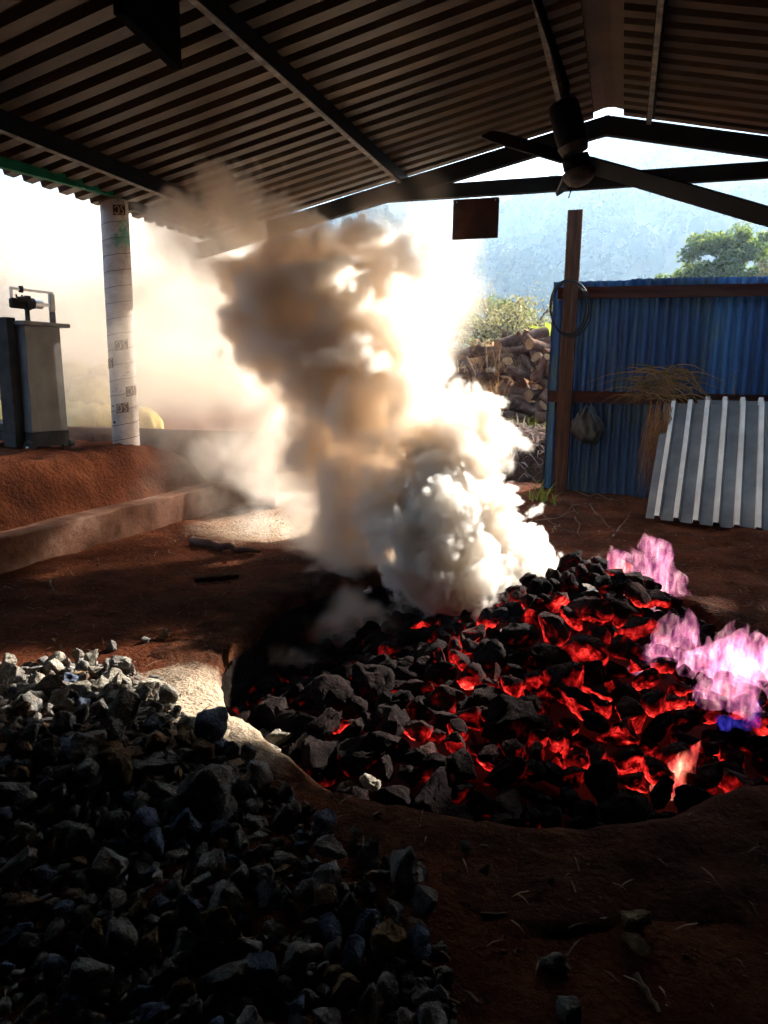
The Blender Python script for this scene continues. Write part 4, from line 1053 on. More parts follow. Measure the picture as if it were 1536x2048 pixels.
def mark(px, py, size=0.062, slant=0.16, parts=None):
    q = at_x(px, py, PXC); zc = q[2] - PZ0
    xl = at_x(px, py, PXC); v = xl - CAM; D = float(v @ c_fwd)
    cpx = 768 + FPX * float((np.array([PXC, PYC, q[2]]) - CAM) @ c_right) / float((np.array([PXC, PYC, q[2]]) - CAM) @ c_fwd)
    off = (px - cpx) * 6.95 / FPX; u0 = PR * math.asin(max(-0.97, min(0.97, off / PR)))
    w, h = 0.112, 0.088
    sk = lambda u, z: (u0 + u, zc + z + slant * u)
    mb = MB(); vs = []
    for i in range(9):
        u = -w / 2 + w * i / 8
        for z in (-h / 2, h / 2): vs.append(wrap(*sk(u, z), 0.0032))
    mb.add(vs, [(2 * i, 2 * i + 2, 2 * i + 3, 2 * i + 1) for i in range(8)])
    pn = mb.build('printed_mark', M['ink'], pil)
    lt = MB(); s = 0.0075
    # two glyphs as they stand in the photograph: a round C turned to the left and an S-like 2, mirrored
    def arc(cx, cz, rx, rz, a0, a1, n=12): return [(cx + rx * math.cos(a0 + (a1 - a0) * i / n), cz + rz * math.sin(a0 + (a1 - a0) * i / n)) for i in range(n + 1)]
    c_ = arc(-0.026, 0, 0.020, 0.033, math.radians(150), math.radians(-150))
    two = arc(0.027, 0.018, 0.017, 0.016, math.radians(20), math.radians(200))
    two = [(0.046, 0.034), (0.030, 0.036), (0.016, 0.031), (0.012, 0.020), (0.017, 0.008), (0.027, -0.002), (0.034, -0.014), (0.033, -0.027), (0.024, -0.035), (0.013, -0.033)]
    for st in (c_, two): stroke(lt, [sk(*q_) for q_ in st], s, 0.0046)
    lt.build('lettering', M['print_pale'], pn)
for (px, py) in ((238, 427), (243, 691), (222, 727), (262, 781), (245, 815)): mark(px, py)
for (px, py) in ((221, 690), (258, 660)):
    pass
# knots and smudges of print
for (px, py, w, h) in ((228, 813, 0.05, 0.018), (255, 745, 0.025, 0.016), (248, 751, 0.03, 0.006), (231, 845, 0.03, 0.03), (211, 391, 0.022, 0.016), (222, 393, 0.02, 0.008), (229, 784, 0.03, 0.006), (234, 780, 0.006, 0.045), (242, 781, 0.004, 0.03)):
    q = at_x(px, py, PXC); zc = q[2] - PZ0; cv = np.array([PXC, PYC, q[2]]) - CAM; cpx = 768 + FPX * float(cv @ c_right) / float(cv @ c_fwd)
    u0 = PR * math.asin(max(-0.97, min(0.97, (px - cpx) * 6.95 / FPX / PR))); vs = [wrap(u0, zc, 0.003)]
    for i in range(12):
        a = 2 * math.pi * i / 12; k = 0.5 * R.uniform(0.75, 1.2); vs.append(wrap(u0 + w * k * math.cos(a), zc + h * k * math.sin(a) + 0.1 * w * k * math.cos(a), 0.003))
    MB().add(vs, [(0, 1 + i, 1 + (i + 1) % 12) for i in range(12)]).build('print_smudge', M['ink'], pil)

# ------------------------------------------------------------------ platform weighing scale on the terrace
M['scale_paint'] = surf('grey_hammered_paint', [(0.3, (0.075, 0.068, 0.06)), (0.55, (0.115, 0.107, 0.096)), (0.8, (0.17, 0.16, 0.146))], scale=4, rough=0.5, bump=0.35, bump_scale=70, bump_dist=0.003, spec=0.45, dirt=((0.10, 0.06, 0.04), 3.0, 0.55, 0.8))
M['scale_dark'] = surf('dark_cast_iron', [(0.3, (0.02, 0.018, 0.016)), (0.7, (0.05, 0.045, 0.04))], scale=8, rough=0.6, bump=0.3)
M['bright'] = surf('bright_metal', [(0.3, (0.55, 0.54, 0.52)), (0.7, (0.75, 0.74, 0.71))], scale=10, rough=0.35, metal=0.7, bump=0.1)
M['glassy'] = surf('dull_brass', [(0.3, (0.28, 0.25, 0.18)), (0.7, (0.45, 0.42, 0.34))], scale=10, rough=0.4, metal=0.5, bump=0.1)
bl, br = at_d(67, 898, 6.30), at_d(138, 890, 6.62)
wv = br - bl; ang = math.atan2(wv[1], wv[0]); W = math.hypot(wv[0], wv[1])
zt = float(terrain(*((bl + br) / 2)[:2]))
zb = float((bl[2] + br[2]) / 2); Ht = at_d(55, 655, 6.30)[2] - zb
scl = tag(empty('platform_scale', (float(bl[0]), float(bl[1]), zb - 0.04), (0, 0, ang)), 'grey upright platform weighing scale with a sliding beam on iron wheels', 'scale')
# local axes: x along the bright face, y into the cabinet
Dp = 0.20
def SB(name, c, d, mat, par=None, bev=0.004, taper=None):
    o = MB().box(c, d, taper=taper).build(name, mat, par or scl)
    if bev: bevel(o, bev)
    return o
z0 = 0.05
SB('cabinet', (W / 2, Dp / 2, z0 + 0.13 + (Ht - 0.13) / 2), (W, Dp, Ht - 0.13), M['scale_paint'], taper=0.94)
SB('lower_panel', (W / 2, Dp / 2 - 0.002, z0 + 0.065), (W + 0.012, Dp + 0.012, 0.128), M['scale_dark'])
lid = SB('lid', (W / 2 + 0.02, Dp / 2, z0 + Ht + 0.018), (W + 0.10, Dp + 0.07, 0.034), M['scale_paint'])
SB('back_column', (-0.055, Dp * 0.85, z0 + Ht * 0.5 + 0.03), (0.085, 0.16, Ht + 0.06), M['scale_dark'])
SB('load_platform', (W / 2 - 0.02, Dp + 0.36, z0 + 0.17), (W + 0.10, 0.62, 0.055), M['scale_dark'])
SB('base_frame', (W / 2 - 0.02, Dp + 0.30, z0 + 0.09), (W + 0.04, 0.66, 0.09), M['scale_dark'])
for (x, y) in ((-0.015, 0.03), (W + 0.015, 0.03), (-0.015, Dp + 0.55), (W + 0.015, Dp + 0.55)):
    m = Matrix.Rotation(math.pi / 2, 3, 'Y'); wl_ = MB().lathe([(0.030, -0.022), (0.068, -0.022), (0.072, -0.016), (0.072, 0.016), (0.068, 0.022), (0.030, 0.022)], 24, (x, y, 0.072 - 0.035), m).build('wheel', M['scale_dark'], scl, smooth=40)
    MB().lathe([(0.010, -0.028), (0.024, -0.026), (0.024, 0.026), (0.010, 0.028)], 14, (x, y, 0.072 - 0.035), m).build('hub', M['bright'], wl_, smooth=40)
zb2 = z0 + Ht + 0.035; yb = Dp / 2 - 0.02
SB('beam_post', (W * 0.27, yb, zb2 + 0.085), (0.03, 0.03, 0.17), M['scale_dark'])
SB('beam_post', (W * 0.95, yb, zb2 + 0.05), (0.045, 0.03, 0.10), M['scale_dark'])
SB('beam_stop', (W * 0.95, yb, zb2 + 0.18), (0.055, 0.035, 0.16), M['glassy'], bev=0.012)
SB('lower_beam', (W * 0.50, yb, zb2 + 0.155), (W * 0.98, 0.014, 0.030), M['bright'])
SB('upper_beam', (W * 0.45, yb, zb2 + 0.265), (W * 1.12, 0.012, 0.022), M['bright'])
SB('beam_end', (-W * 0.11, yb, zb2 + 0.215), (0.030, 0.012, 0.125), M['bright'])
SB('counterweight', (W * 0.05, yb, zb2 + 0.145), (0.15, 0.05, 0.085), M['scale_dark'], bev=0.015)
SB('counterweight', (W * 0.10, yb - 0.03, zb2 + 0.175), (0.09, 0.03, 0.05), M['scale_dark'], bev=0.012)
SB('beam_bracket', (W * 0.27, yb - 0.012, zb2 + 0.155), (0.042, 0.05, 0.12), M['scale_dark'], bev=0.006)
m = Matrix.Rotation(math.pi / 2, 3, 'Y')
MB().lathe([(0.02, -0.06), (0.038, -0.055), (0.040, -0.02), (0.040, 0.05), (0.030, 0.06)], 20, (W * 0.52, yb, zb2 + 0.155), m).build('sliding_poise', M['bright'], scl, smooth=40)
MB().lathe([(0.02, -0.02), (0.046, -0.02), (0.046, 0.02), (0.02, 0.02)], 20, (W * 0.38, yb, zb2 + 0.155), m).build('poise_collar', M['scale_dark'], scl, smooth=40)
SB('small_poise', (W * 0.15, yb, zb2 + 0.265), (0.03, 0.03, 0.055), M['scale_dark'])
for q in (0.02, 0.16): SB('screw', (W * q, yb, zb2 + 0.205), (0.012, 0.012, 0.03), M['scale_dark'], bev=0.002)

# ------------------------------------------------------------------ yellow sacks heaped behind the parapet
M['sackY'] = surf('yellow_woven_sack', [(0.3, (0.36, 0.24, 0.05)), (0.5, (0.52, 0.38, 0.11)), (0.75, (0.64, 0.54, 0.28))], scale=2.5, rough=0.7, bump=0.5, bump_scale=12, bump_dist=0.03, per_object=0.12)
sk_v = [sack_mesh('yellow_sack', M['sackY'], 0.34, 0.26, 0.30, 11 + k, 0.22, 0.75, 4) for k in range(4)]
rs = random.Random(3)
sacks = [(20, 845, 9.0, 1.0), (-60, 850, 9.0, 1.0), (5, 770, 9.2, 1.0), (160, 850, 9.0, 1.1), (225, 850, 9.1, 1.0), (185, 800, 9.2, 1.1), (150, 765, 9.35, 0.9), (215, 770, 9.4, .95), (285, 855, 9.0, 0.85), (100, 850, 9.1, 1.1), (90, 790, 9.3, 1.1)]
for k, (px, py, D, s) in enumerate(sacks):
    o = link('yellow_sack', sk_v[k % 4]); o.location = at_d(px, py, D); o.scale = (s * 1.0, s * 1.0, s); o.rotation_euler = (rs.uniform(-.7, .7), rs.uniform(-.6, .6), rs.uniform(0, 6.28))
    tag(o, 'full yellow woven sack heaped behind the parapet wall', 'sack', 'yellow sacks heaped behind the parapet')

# ------------------------------------------------------------------ fan, hanging boards
FH = at_d(1152, 322, 4.1)
fan = tag(empty('ceiling_fan', tuple(FH)), 'black ceiling fan with long blades hanging under the roof ridge', 'fan')
def FB(mb, name, mat, smooth=40): return mb.build(name, mat, fan, smooth)
def rel(px, py, D): return Vector(at_d(px, py, D)) - Vector(FH)
top, mid, low = rel(1131, 195, 4.06), rel(1145, 285, 4.09), rel(1170, 350, 4.13)
axis_m = (top - low).normalized().to_track_quat('Z', 'Y').to_matrix()
FB(MB().lathe([(0.02, 0.285), (0.074, 0.28), (0.085, 0.26), (0.087, 0.10), (0.082, 0.06), (0.06, 0.045)], 32, (top - low).normalized() * 0.02 + Vector((-0.0, 0, 0.02)), axis_m), 'motor_housing', M['steel'])
M['fan_ring'] = surf('worn_grey_ring', [(0.3, (0.05, 0.045, 0.04)), (0.7, (0.14, 0.125, 0.11))], scale=20, rough=0.5, bump=0.2)
FB(MB().lathe([(0.04, 0.075), (0.088, 0.07), (0.074, 0.025), (0.05, 0.02)], 32, (0, 0, 0.02), axis_m), 'ring', M['fan_ring'])
FB(MB().lathe([(0.03, 0.03), (0.075, 0.02), (0.078, -0.03), (0.03, -0.05)], 32, (0.0, 0, 0), axis_m), 'hub', M['steel'])
FB(MB().lathe([(0.05, -0.03), (0.092, -0.05), (0.092, -0.075), (0.072, -0.115), (0.04, -0.135), (0.008, -0.14)], 32, (0.0, 0, 0), axis_m), 'lower_bowl', M['fan_ring'])
def blade(tip, w0, w1, droop=0.0):
    tip = Vector(tip); t = tip.normalized(); L_ = tip.length; u = Vector((0, 0, 1)); s = t.cross(u).normalized(); n = s.cross(t)
    pitch = 0.55; wd = (s * math.cos(pitch) + n * math.sin(pitch)); nr = t.cross(wd).normalized(); V = []; k = 12
    for i in range(k + 1):
        q = i / k; c = t * L_ * q; w = w0 + (w1 - w0) * min(1, q * 2.2)
        if q > 0.9: w *= 1 - 3.5 * (q - 0.9)
        w *= (0.45 if q < 0.08 else 1)
        for (a, b_) in ((-1, -1), (1, -1), (1, 1), (-1, 1)): V.append(c + wd * a * w / 2 + nr * b_ * 0.006)
    Fc = []
    for i in range(k):
        for j in range(4): Fc.append((i * 4 + j, i * 4 + (j + 1) % 4, i * 4 + 4 + (j + 1) % 4, i * 4 + 4 + j))
    Fc += [(0, 1, 2, 3)[::-1], tuple(k * 4 + q for q in range(4))]
    return FB(MB().add(V, Fc), 'blade', M['steel'], 30)
blade(rel(972, 268, 4.9), 0.10, 0.115); blade(rel(1600, 452, 3.55), 0.12, 0.135); blade(rel(1122, 386, 4.95), 0.08, 0.10)
FB(MB().tube([top, top + Vector((0.0, 0, 0.06)), Vector((FH[0] * 0, 0, 0)) + Vector((-0.66 - FH[0], 0.0, zroof(-0.66) - 0.1 - FH[2]))], 0.022, 10), 'down_rod', M['steel'])
FB(MB().tube([low + Vector((-0.06, 0, -0.03)), low + Vector((-0.085, 0.0, -0.12))], 0.004, 6), 'pull_cord', M['steel'])

M['black'] = surf('black_board', [(0.3, (0.002, 0.002, 0.002)), (0.7, (0.004, 0.004, 0.004))], scale=6, rough=0.9, bump=0.2, spec=0.02)
M['board'] = surf('dark_rusty_board', [(0.3, (0.012, 0.008, 0.008)), (0.55, (0.035, 0.014, 0.010)), (0.8, (0.09, 0.03, 0.02))], scale=3, rough=0.7, bump=0.2)
a, b_, c_ = at_y(907, 398, 7.0), at_y(999, 396, 7.0), at_y(905, 478, 7.0)
sg = tag(empty('hanging_sign', tuple((a + b_) / 2)), 'small dark blank sign board hanging from the tie beam', 'sign')
o = MB().box((0, 0, -abs(a[2] - c_[2]) / 2), (abs(b_[0] - a[0]), 0.018, abs(a[2] - c_[2]))).build('board', M['board'], sg); bevel(o, 0.003)
for s in (-0.4, 0.4): MB().tube([(s * (b_[0] - a[0]), 0, 0.0), (s * (b_[0] - a[0]), 0.03, 3.04 - (a[2] + b_[2]) / 2)], 0.003, 5).build('wire', M['steel'], sg)
for s in (-0.42, 0.42): MB().lathe([(0.006, -0.002), (0.006, 0.002)], 8, (s * (b_[0] - a[0]), -0.011, -0.025), Matrix.Rotation(math.pi / 2, 3, 'X')).build('rivet', M['bright'], sg)
# dark board hung along the roof close by
p0, p1 = Vector(at_d(240, 63, 2.85)), Vector(at_d(354, 140, 3.35))
hb = tag(empty('hanging_board', ((p0.x + p1.x) / 2, (p0.y + p1.y) / 2, p1.z)), 'long black board hanging edge on below the roof sheets', 'board')
ln = math.hypot(p1.x - p0.x, p1.y - p0.y); an = math.atan2(p1.y - p0.y, p1.x - p0.x)
top_z = zroof((p0.x + p1.x) / 2) - 0.12 - p1.z
o = MB().box((0, 0, top_z / 2), (ln, 0.05, top_z), Matrix.Rotation(an, 3, 'Z')).build('board', M['black'], hb); bevel(o, 0.004)
for s in (-0.4, 0.4): MB().tube([(s * ln * math.cos(an), s * ln * math.sin(an), top_z), (s * ln * math.cos(an), s * ln * math.sin(an), top_z + 0.13)], 0.006, 6).build('hanger', M['steel'], hb)

# ------------------------------------------------------------------ sticks on the floor
rs = random.Random(9)
def ground_pt(px, py, dz=0.01):
    p = on_z(px, py, 0.0); return Vector((p[0], p[1], float(terrain(p[0], p[1])) + dz))
M['bark'] = surf('grey_bark', [(0.3, (0.05, 0.025, 0.017)), (0.55, (0.14, 0.074, 0.048)), (0.8, (0.26, 0.165, 0.125))], scale=5, bump=0.8, bump_scale=14, bump_dist=0.02, per_object=0.3)
tag(MB().tube(wander(ground_pt(385, 1085, 0.03), ground_pt(520, 1110, 0.03), rs, 7, 0.03), [0.035, .04, .04, .035, .03, .025, .02, .01], 8).build('fallen_branch', M['bark'], smooth=60), 'thick dark fallen branch on the lit red earth', 'branch')
cb = MB().box((0, 0, 0), (0.30, 0.055, 0.035)).build('split_wood', M['plank']); cb.location = ground_pt(433, 1155, 0.02); cb.rotation_euler = (0.2, 0, 0.75); bevel(cb, 0.01); tag(cb, 'short split piece of orange brown wood on red earth', 'wood')
for k, (x0, y0, x1, y1, r, lab) in enumerate(((370, 1140, 415, 1165, .008, 'twig beside the split wood on the red earth'), (420, 1188, 490, 1182, .006, 'straight pale twig on the red earth beyond the pile'), (190, 1235, 240, 1232, .006, 'short dark twig on red earth behind the pile'),
        (960, 1832, 1130, 1820, .006, 'long pale bent twig on the dark bare earth'), (1140, 1780, 1146, 1840, .004, 'thin upright bent twig on the dark bare earth'), (1272, 1950, 1318, 2030, .009, 'mottled brown stick lying before the lone stone'),
        (890, 1985, 960, 2010, .007, 'curved pale root on dark earth by the pile edge'), (1000, 1900, 1040, 1896, .004, 'small arched straw on the dark earth'), (1365, 1910, 1450, 1922, .003, 'thin wavy straw on the dark earth'),
        (100, 1170, 108, 1195, .012, 'small bark chip standing on the red earth'), (400, 905, 395, 935, .006, 'dead stem leaning at the end of the terrace'))):
    tag(MB().tube(wander(ground_pt(x0, y0, r), ground_pt(x1, y1, r), rs, 6, 0.02 if r < .008 else .008), [r * (1 - 0.5 * i / 6) for i in range(7)], 6).build('twig', M['twig'], smooth=60), lab, 'twig')
# litter of crumbs, straw and leaf bits over the earth
lit = MB()
NL = 9000
lx, ly = NPR.uniform(-3.8, 2.6, NL), NPR.uniform(0.8, 8.8, NL); lz = terrain(lx, ly); lk = np.hypot(lx - KX, ly - KY)
for x, y, z, kr_ in zip(lx, ly, lz, lk):
    if kr_ < KR + 0.05 or not seen(x, y, 0, 0): continue
    if kr_ < KR + 0.4: z += 0.018
    if rs.random() < 0.72:
        r = rs.uniform(0.003, 0.010) if rs.random() < .85 else rs.uniform(.01, .02); vs = [Vector((rs.uniform(-1, 1), rs.uniform(-1, 1), rs.uniform(-.5, .9))) * r + Vector((x, y, z)) for _ in range(4)]
        lit.add(vs, [(0, 1, 2), (0, 2, 3), (0, 3, 1), (1, 3, 2)])
    else:
        a = rs.uniform(0, 6.28); l = rs.uniform(0.02, 0.09); w = 0.0025
        d = Vector((math.cos(a), math.sin(a), rs.uniform(-.05, .25))) * l; s = Vector((-math.sin(a), math.cos(a), 0)) * w; p = Vector((x, y, z + 0.004))
        lit.add([p - s, p + s, p + d * .5 + s + Vector((0, 0, .006)), p + d * .5 - s + Vector((0, 0, .006)), p + d], [(0, 1, 2, 3), (3, 2, 4)])
tag(lit.build('ground_litter', M['twig']), 'crumbs of stone, straw and bark scattered over the earth', 'litter', kind='stuff')

# ------------------------------------------------------------------ firewood heap and brush heap beyond the shed
M['cut'] = surf('cut_wood_end', [(0.3, (0.17, 0.08, 0.033)), (0.6, (0.30, 0.165, 0.08)), (0.8, (0.42, 0.28, 0.16))], scale=6, bump=0.3, per_object=0.25)
rs = random.Random(15)
def log_mesh(seed, bend, taper, n=9):
    rr = random.Random(seed); k = 6; pts, rad = [], []
    for i in range(k + 1):
        t = i / k - 0.5; pts.append(Vector((t, bend * (0.25 - t * t) * 2 + rr.uniform(-.012, .012), bend * 0.6 * math.sin(t * 5) + rr.uniform(-.012, .012)))); rad.append(0.17 * (1 - taper * (t + 0.5)) * rr.uniform(0.92, 1.08))
    mb = MB().tube(pts, rad, n); me = mb.mesh('firewood_log', M['bark'], 45); me.materials.append(M['cut'])
    nf = len(me.polygons); me.polygons[nf - 1].material_index = 1; me.polygons[nf - 2].material_index = 1
    return me
logs = [log_mesh(k, b, t) for k, (b, t) in enumerate(((0.02, 0.15), (0.10, 0.3), (-0.12, 0.2), (0.2, 0.35), (0.0, 0.05), (-0.22, 0.3)))]
def put_log(x, y, z, ln, dia, yaw, pit):
    o = link('firewood_log', rs.choice(logs)); o.location = (x, y, z); o.scale = (ln, dia / 0.34, dia / 0.34); o.rotation_euler = (rs.uniform(0, 6.28), pit, yaw)
    return o

for k in range(240):
    x = rs.uniform(-4.6, -0.3); f = rs.random(); zt = 2.15 - 0.12 * abs(x + 1.9) ** 1.5 + 0.12 * math.sin(x * 3)
    z = -0.15 + f * zt; y = 12.3 + 1.1 * f + rs.uniform(-0.1, 0.25)
    dia = rs.uniform(0.09, 0.25); ln = rs.uniform(0.5, 1.15)
    yaw = rs.gauss(0.1, 0.7) if rs.random() < 0.7 else rs.uniform(-1.6, 1.6)
    o = put_log(x, y, z, ln, dia, yaw, rs.gauss(0, 0.38))
    lab = '%s %s firewood log %s' % ('thick' if dia > .195 else 'thin', 'long' if ln > .92 else 'short', 'along the top of the heap' if f > .75 else ('at the foot of the heap behind the brush' if f < .3 else 'in the face of the big heap'))
    tag(o, lab, 'log', lab.replace(' log ', ' logs '))
for (x0, y0, x1, y1, D, d, lab) in ((1050, 715, 1032, 665, 13.2, .13, 'dark forked log end sticking up from the firewood heap'), (1036, 728, 1055, 660, 13.1, .14, 'grey white weathered log standing on end in the firewood heap'), (1005, 700, 1008, 672, 13.4, .12, 'short dark stump end poking above the firewood heap'), (932, 720, 944, 750, 12.2, .12, 'split pale log standing against the firewood heap'), (1075, 745, 1088, 725, 12.3, .19, 'pale brown log tilted up at the front of the firewood heap')):
    a, b_ = Vector(at_d(x0, y0, D)), Vector(at_d(x1, y1, D - 0.2)); mid_ = (a + b_) / 2; v = b_ - a
    o = link('firewood_log', logs[3] if 'forked' in lab else logs[1]); o.location = mid_; o.scale = (max(v.length, .5), d / .34, d / .34); o.rotation_euler = v.to_track_quat('X', 'Z').to_euler(); tag(o, lab, 'log')
# dark packed core of the heap
def mound(name, cx, cy, rx, ry, h, mat, seed, z0=-0.25, nz=0.12, seg=40):
    V = [(cx, cy, z0 + h)]; Fc = []
    for k in range(1, 14):
        q = k / 13
        for j in range(seg):
            a = 2 * math.pi * j / seg; n = mnoise.fractal(Vector((math.cos(a) * q * 2 + seed, math.sin(a) * q * 2, seed)), 1.0, 2.0, 3)
            V.append((cx + rx * q * math.cos(a), cy + ry * q * math.sin(a), z0 + h * (1 - q ** 2.2) + nz * n * (1 - q)))
    Fc += [(0, 1 + j, 1 + (j + 1) % seg) for j in range(seg)]
    for k in range(12):
        for j in range(seg): Fc.append((1 + k * seg + j, 1 + (k + 1) * seg + j, 1 + (k + 1) * seg + (j + 1) % seg, 1 + k * seg + (j + 1) % seg))
    return MB().add(V, Fc), V
M['litter'] = surf('brown_leaf_litter', [(0.3, (0.03, 0.016, 0.01)), (0.6, (0.075, 0.042, 0.026)), (0.8, (0.14, 0.09, 0.06))], scale=9, bump=1.0, bump_scale=22, bump_dist=0.04)
brush = tag(empty('brush_heap', (-1.4, 10.9, -0.2)), 'heap of dead grey brown leaves and cut brush below the firewood', 'brush heap')
mb, V = mound('core', 0, 0, 1.75, 1.0, 0.80, M['litter'], 5, 0.0, 0.15); mb.build('packed_core', M['litter'], brush, smooth=80)
M['deadleaf'] = leafmat('dead_palm_leaves', (0.07, 0.04, 0.03), (0.17, 0.11, 0.085), (0.34, 0.26, 0.22), 0.2)
dl = MB()
for k in range(2600):
    v = Vector(rs.choice(V)); a = rs.uniform(0, 6.28); p = v + Vector((rs.uniform(-.08, .08), rs.uniform(-.08, .08), rs.uniform(0.0, .06)))
    outw = Vector((v.x, v.y * 1.5, 0)).normalized() if v.x or v.y else Vector((1, 0, 0))
    d = (outw * rs.uniform(0.1, 1.0) + Vector((rs.uniform(-1, 1), rs.uniform(-1, 1), rs.uniform(-.4, .55)))).normalized(); ln = rs.uniform(0.12, 0.42); w = rs.uniform(0.008, 0.022)
    s = d.cross(Vector((rs.uniform(-.4, .4), rs.uniform(-.4, .4), 1))).normalized() * w; vs = []
    for i in range(4):
        t = i / 3; q = p + d * ln * t - Vector((0, 0, 1)) * 0.22 * ln * t * t * 1.6; vs += [q - s * (1 - t * .85), q + s * (1 - t * .85)]
    dl.add(vs, [(2 * i, 2 * i + 1, 2 * i + 3, 2 * i + 2) for i in range(3)])
tag(dl.build('dead_leaves', M['deadleaf'], brush), kind='stuff')
# dry orange grass between the heaps
def tuft(name, px, py, D, n, spread, L_, mat, lab, w=0.012, lean=0.5, droop=0.5):
    c = at_d(px, py, D); rts = [(rs.gauss(0, spread), rs.gauss(0, spread * .6), 0) for _ in range(n)]
    o = blades(rts, rs, L_, w, lean, droop).build(name, mat); o.location = c; tag(o, lab, 'grass', 'dry grass among the heaps'); return o
tuft('dry_grass_tuft', 945, 835, 11.6, 200, .22, 0.75, M['dry'], 'tall orange dry grass tuft before the firewood heap')
tuft('dry_grass_tuft', 975, 815, 11.9, 110, .16, 0.6, M['dry'], 'orange dry grass growing up among the firewood logs')
tuft('dry_grass_tuft', 1040, 868, 11.3, 110, .22, 0.35, M['fresh'], 'short yellow green grass tuft between brush and firewood')
tuft('dry_grass_tuft', 985, 745, 12.6, 120, .25, 0.55, M['dry'], 'thin dry grass rising over the top of the firewood')

# ------------------------------------------------------------------ trees and shrubs
M['leafG'] = leafmat('green_leaves', (0.065, 0.11, 0.025), (0.13, 0.185, 0.045), (0.23, 0.26, 0.08), 0.55)
M['leafO'] = leafmat('olive_leaves', (0.14, 0.13, 0.05), (0.23, 0.21, 0.085), (0.36, 0.31, 0.14), 0.45)
M['leafR'] = leafmat('dry_red_leaves', (0.16, 0.07, 0.03), (0.28, 0.14, 0.06), (0.36, 0.24, 0.12), 0.4)
M['trunk'] = surf('tree_bark', [(0.3, (0.06, 0.045, 0.035)), (0.7, (0.17, 0.13, 0.10))], scale=4, bump=0.6)
def crown_np(centres, leaf, per, seed, flat=1.0):
    """leaf-sized quads in clumps: centres (k,4) = x,y,z,radius"""
    g = np.random.default_rng(seed); C = np.repeat(np.asarray(centres, float), per, 0); n = len(C)
    d = g.normal(size=(n, 3)); d /= np.linalg.norm(d, axis=1)[:, None]; r = C[:, 3:4] * g.random((n, 1)) ** 0.45
    P = C[:, :3] + d * r * np.array([1, 1, flat])
    a = g.normal(size=(n, 3)); a /= np.linalg.norm(a, axis=1)[:, None]; b = np.cross(a, g.normal(size=(n, 3))); b /= np.linalg.norm(b, axis=1)[:, None]
    s = leaf * (0.6 + 0.8 * g.random((n, 1)))
    V = np.stack([P - a * s, P + b * s * 0.45, P + a * s, P - b * s * 0.45], 1).reshape(-1, 3)
    return V, np.arange(4 * n).reshape(-1, 4)
def make_tree(name, h, crown_r, crown_z, n_limb, clumps, per, leaf, leaf_mat, seed, trunk_r=None, flat=0.7, spread=1.0, clump_r=0.2, ball=0):
    rr = random.Random(seed); root = empty(name); tr = MB(); trunk_r = trunk_r or h * 0.025
    topz = crown_z; tr.tube([(0, 0, -0.3), (rr.uniform(-.03, .03) * h, rr.uniform(-.03, .03) * h, topz * .5), (rr.uniform(-.04, .04) * h, rr.uniform(-.04, .04) * h, topz)], [trunk_r * 1.15, trunk_r * .85, trunk_r * .55], 8)
    C = []
    for k in range(n_limb):
        a = 2 * math.pi * k / n_limb + rr.uniform(-.5, .5); el = rr.uniform(-0.1, 1.3); ln = crown_r * rr.uniform(0.55, 1.0) * spread
        s = Vector((0, 0, topz * rr.uniform(0.55, 1.0))); e = s + Vector((math.cos(a) * math.cos(el), math.sin(a) * math.cos(el), math.sin(el) * flat + 0.15)) * ln
        m_ = s.lerp(e, .5) + Vector((rr.uniform(-1, 1), rr.uniform(-1, 1), rr.uniform(0, 1))) * ln * .12
        tr.tube([s, m_, e], [trunk_r * .42, trunk_r * .26, trunk_r * .08], 6)
        for q in range(clumps):
            t = rr.uniform(0.45, 1.08); c = s.lerp(e, t) + Vector((rr.gauss(0, 1), rr.gauss(0, 1), rr.gauss(0, .7))) * crown_r * 0.16; C.append((c.x, c.y, c.z, crown_r * clump_r * rr.uniform(0.6, 1.3)))
            if rr.random() < 0.6: tr.tube([s.lerp(e, max(.3, t - .25)), c], [trunk_r * .14, trunk_r * .04], 5)
    for q in range(ball):                                 # fill the crown out to a rounded head
        v = Vector((rr.gauss(0, 1), rr.gauss(0, 1), rr.gauss(0, 1))).normalized() * rr.uniform(0.35, 1.0) ** 0.5 * crown_r * rr.uniform(0.85, 1.05)
        C.append((v.x, v.y, topz + crown_r * 0.35 + v.z * 0.72, crown_r * clump_r * rr.uniform(0.7, 1.3)))
    tr.build('trunk', M['trunk'], root, smooth=70)
    V, Fq = crown_np(C, leaf, per, seed, 0.75); link('crown', np_mesh('crown', V, Fq, leaf_mat), root)
    return root
def plant(o, px, py, D, lab, cat, group=None, rz=0.0, s=1.0):
    p = at_d(px, py, D); o.location = (p[0], p[1], float(terrain(p[0], p[1])) - 0.05); o.rotation_euler = (0, 0, rz); o.scale = (s, s, s); tag(o, lab, cat, group); return o
t = make_tree('leafy_tree', 8.6, 1.9, 5.6, 10, 4, 170, 0.085, M['leafG'], 41, flat=0.75, ball=70); plant(t, 1452, 540, 29, 'rounded green leafy tree standing just beyond the fence', 'tree')
t2 = make_tree('leafy_tree', 6.8, 2.1, 5.0, 13, 10, 130, 0.09, M['leafG'], 43); plant(t2, 1345, 545, 31, 'lower green tree beside the rounded tree over the fence', 'tree')
t3 = make_tree('leafy_tree', 7.4, 2.0, 5.2, 12, 8, 110, 0.09, M['leafO'], 44); plant(t3, 1545, 545, 28, 'olive tree with bare lower twigs over the fence', 'tree')
sc1 = make_tree('scrub_tree', 5.0, 2.2, 3.0, 14, 7, 26, 0.06, M['leafO'], 51, flat=0.9, clump_r=.22); plant(sc1, 1045, 620, 24, 'thin twiggy olive scrub tree behind the firewood heap', 'tree')
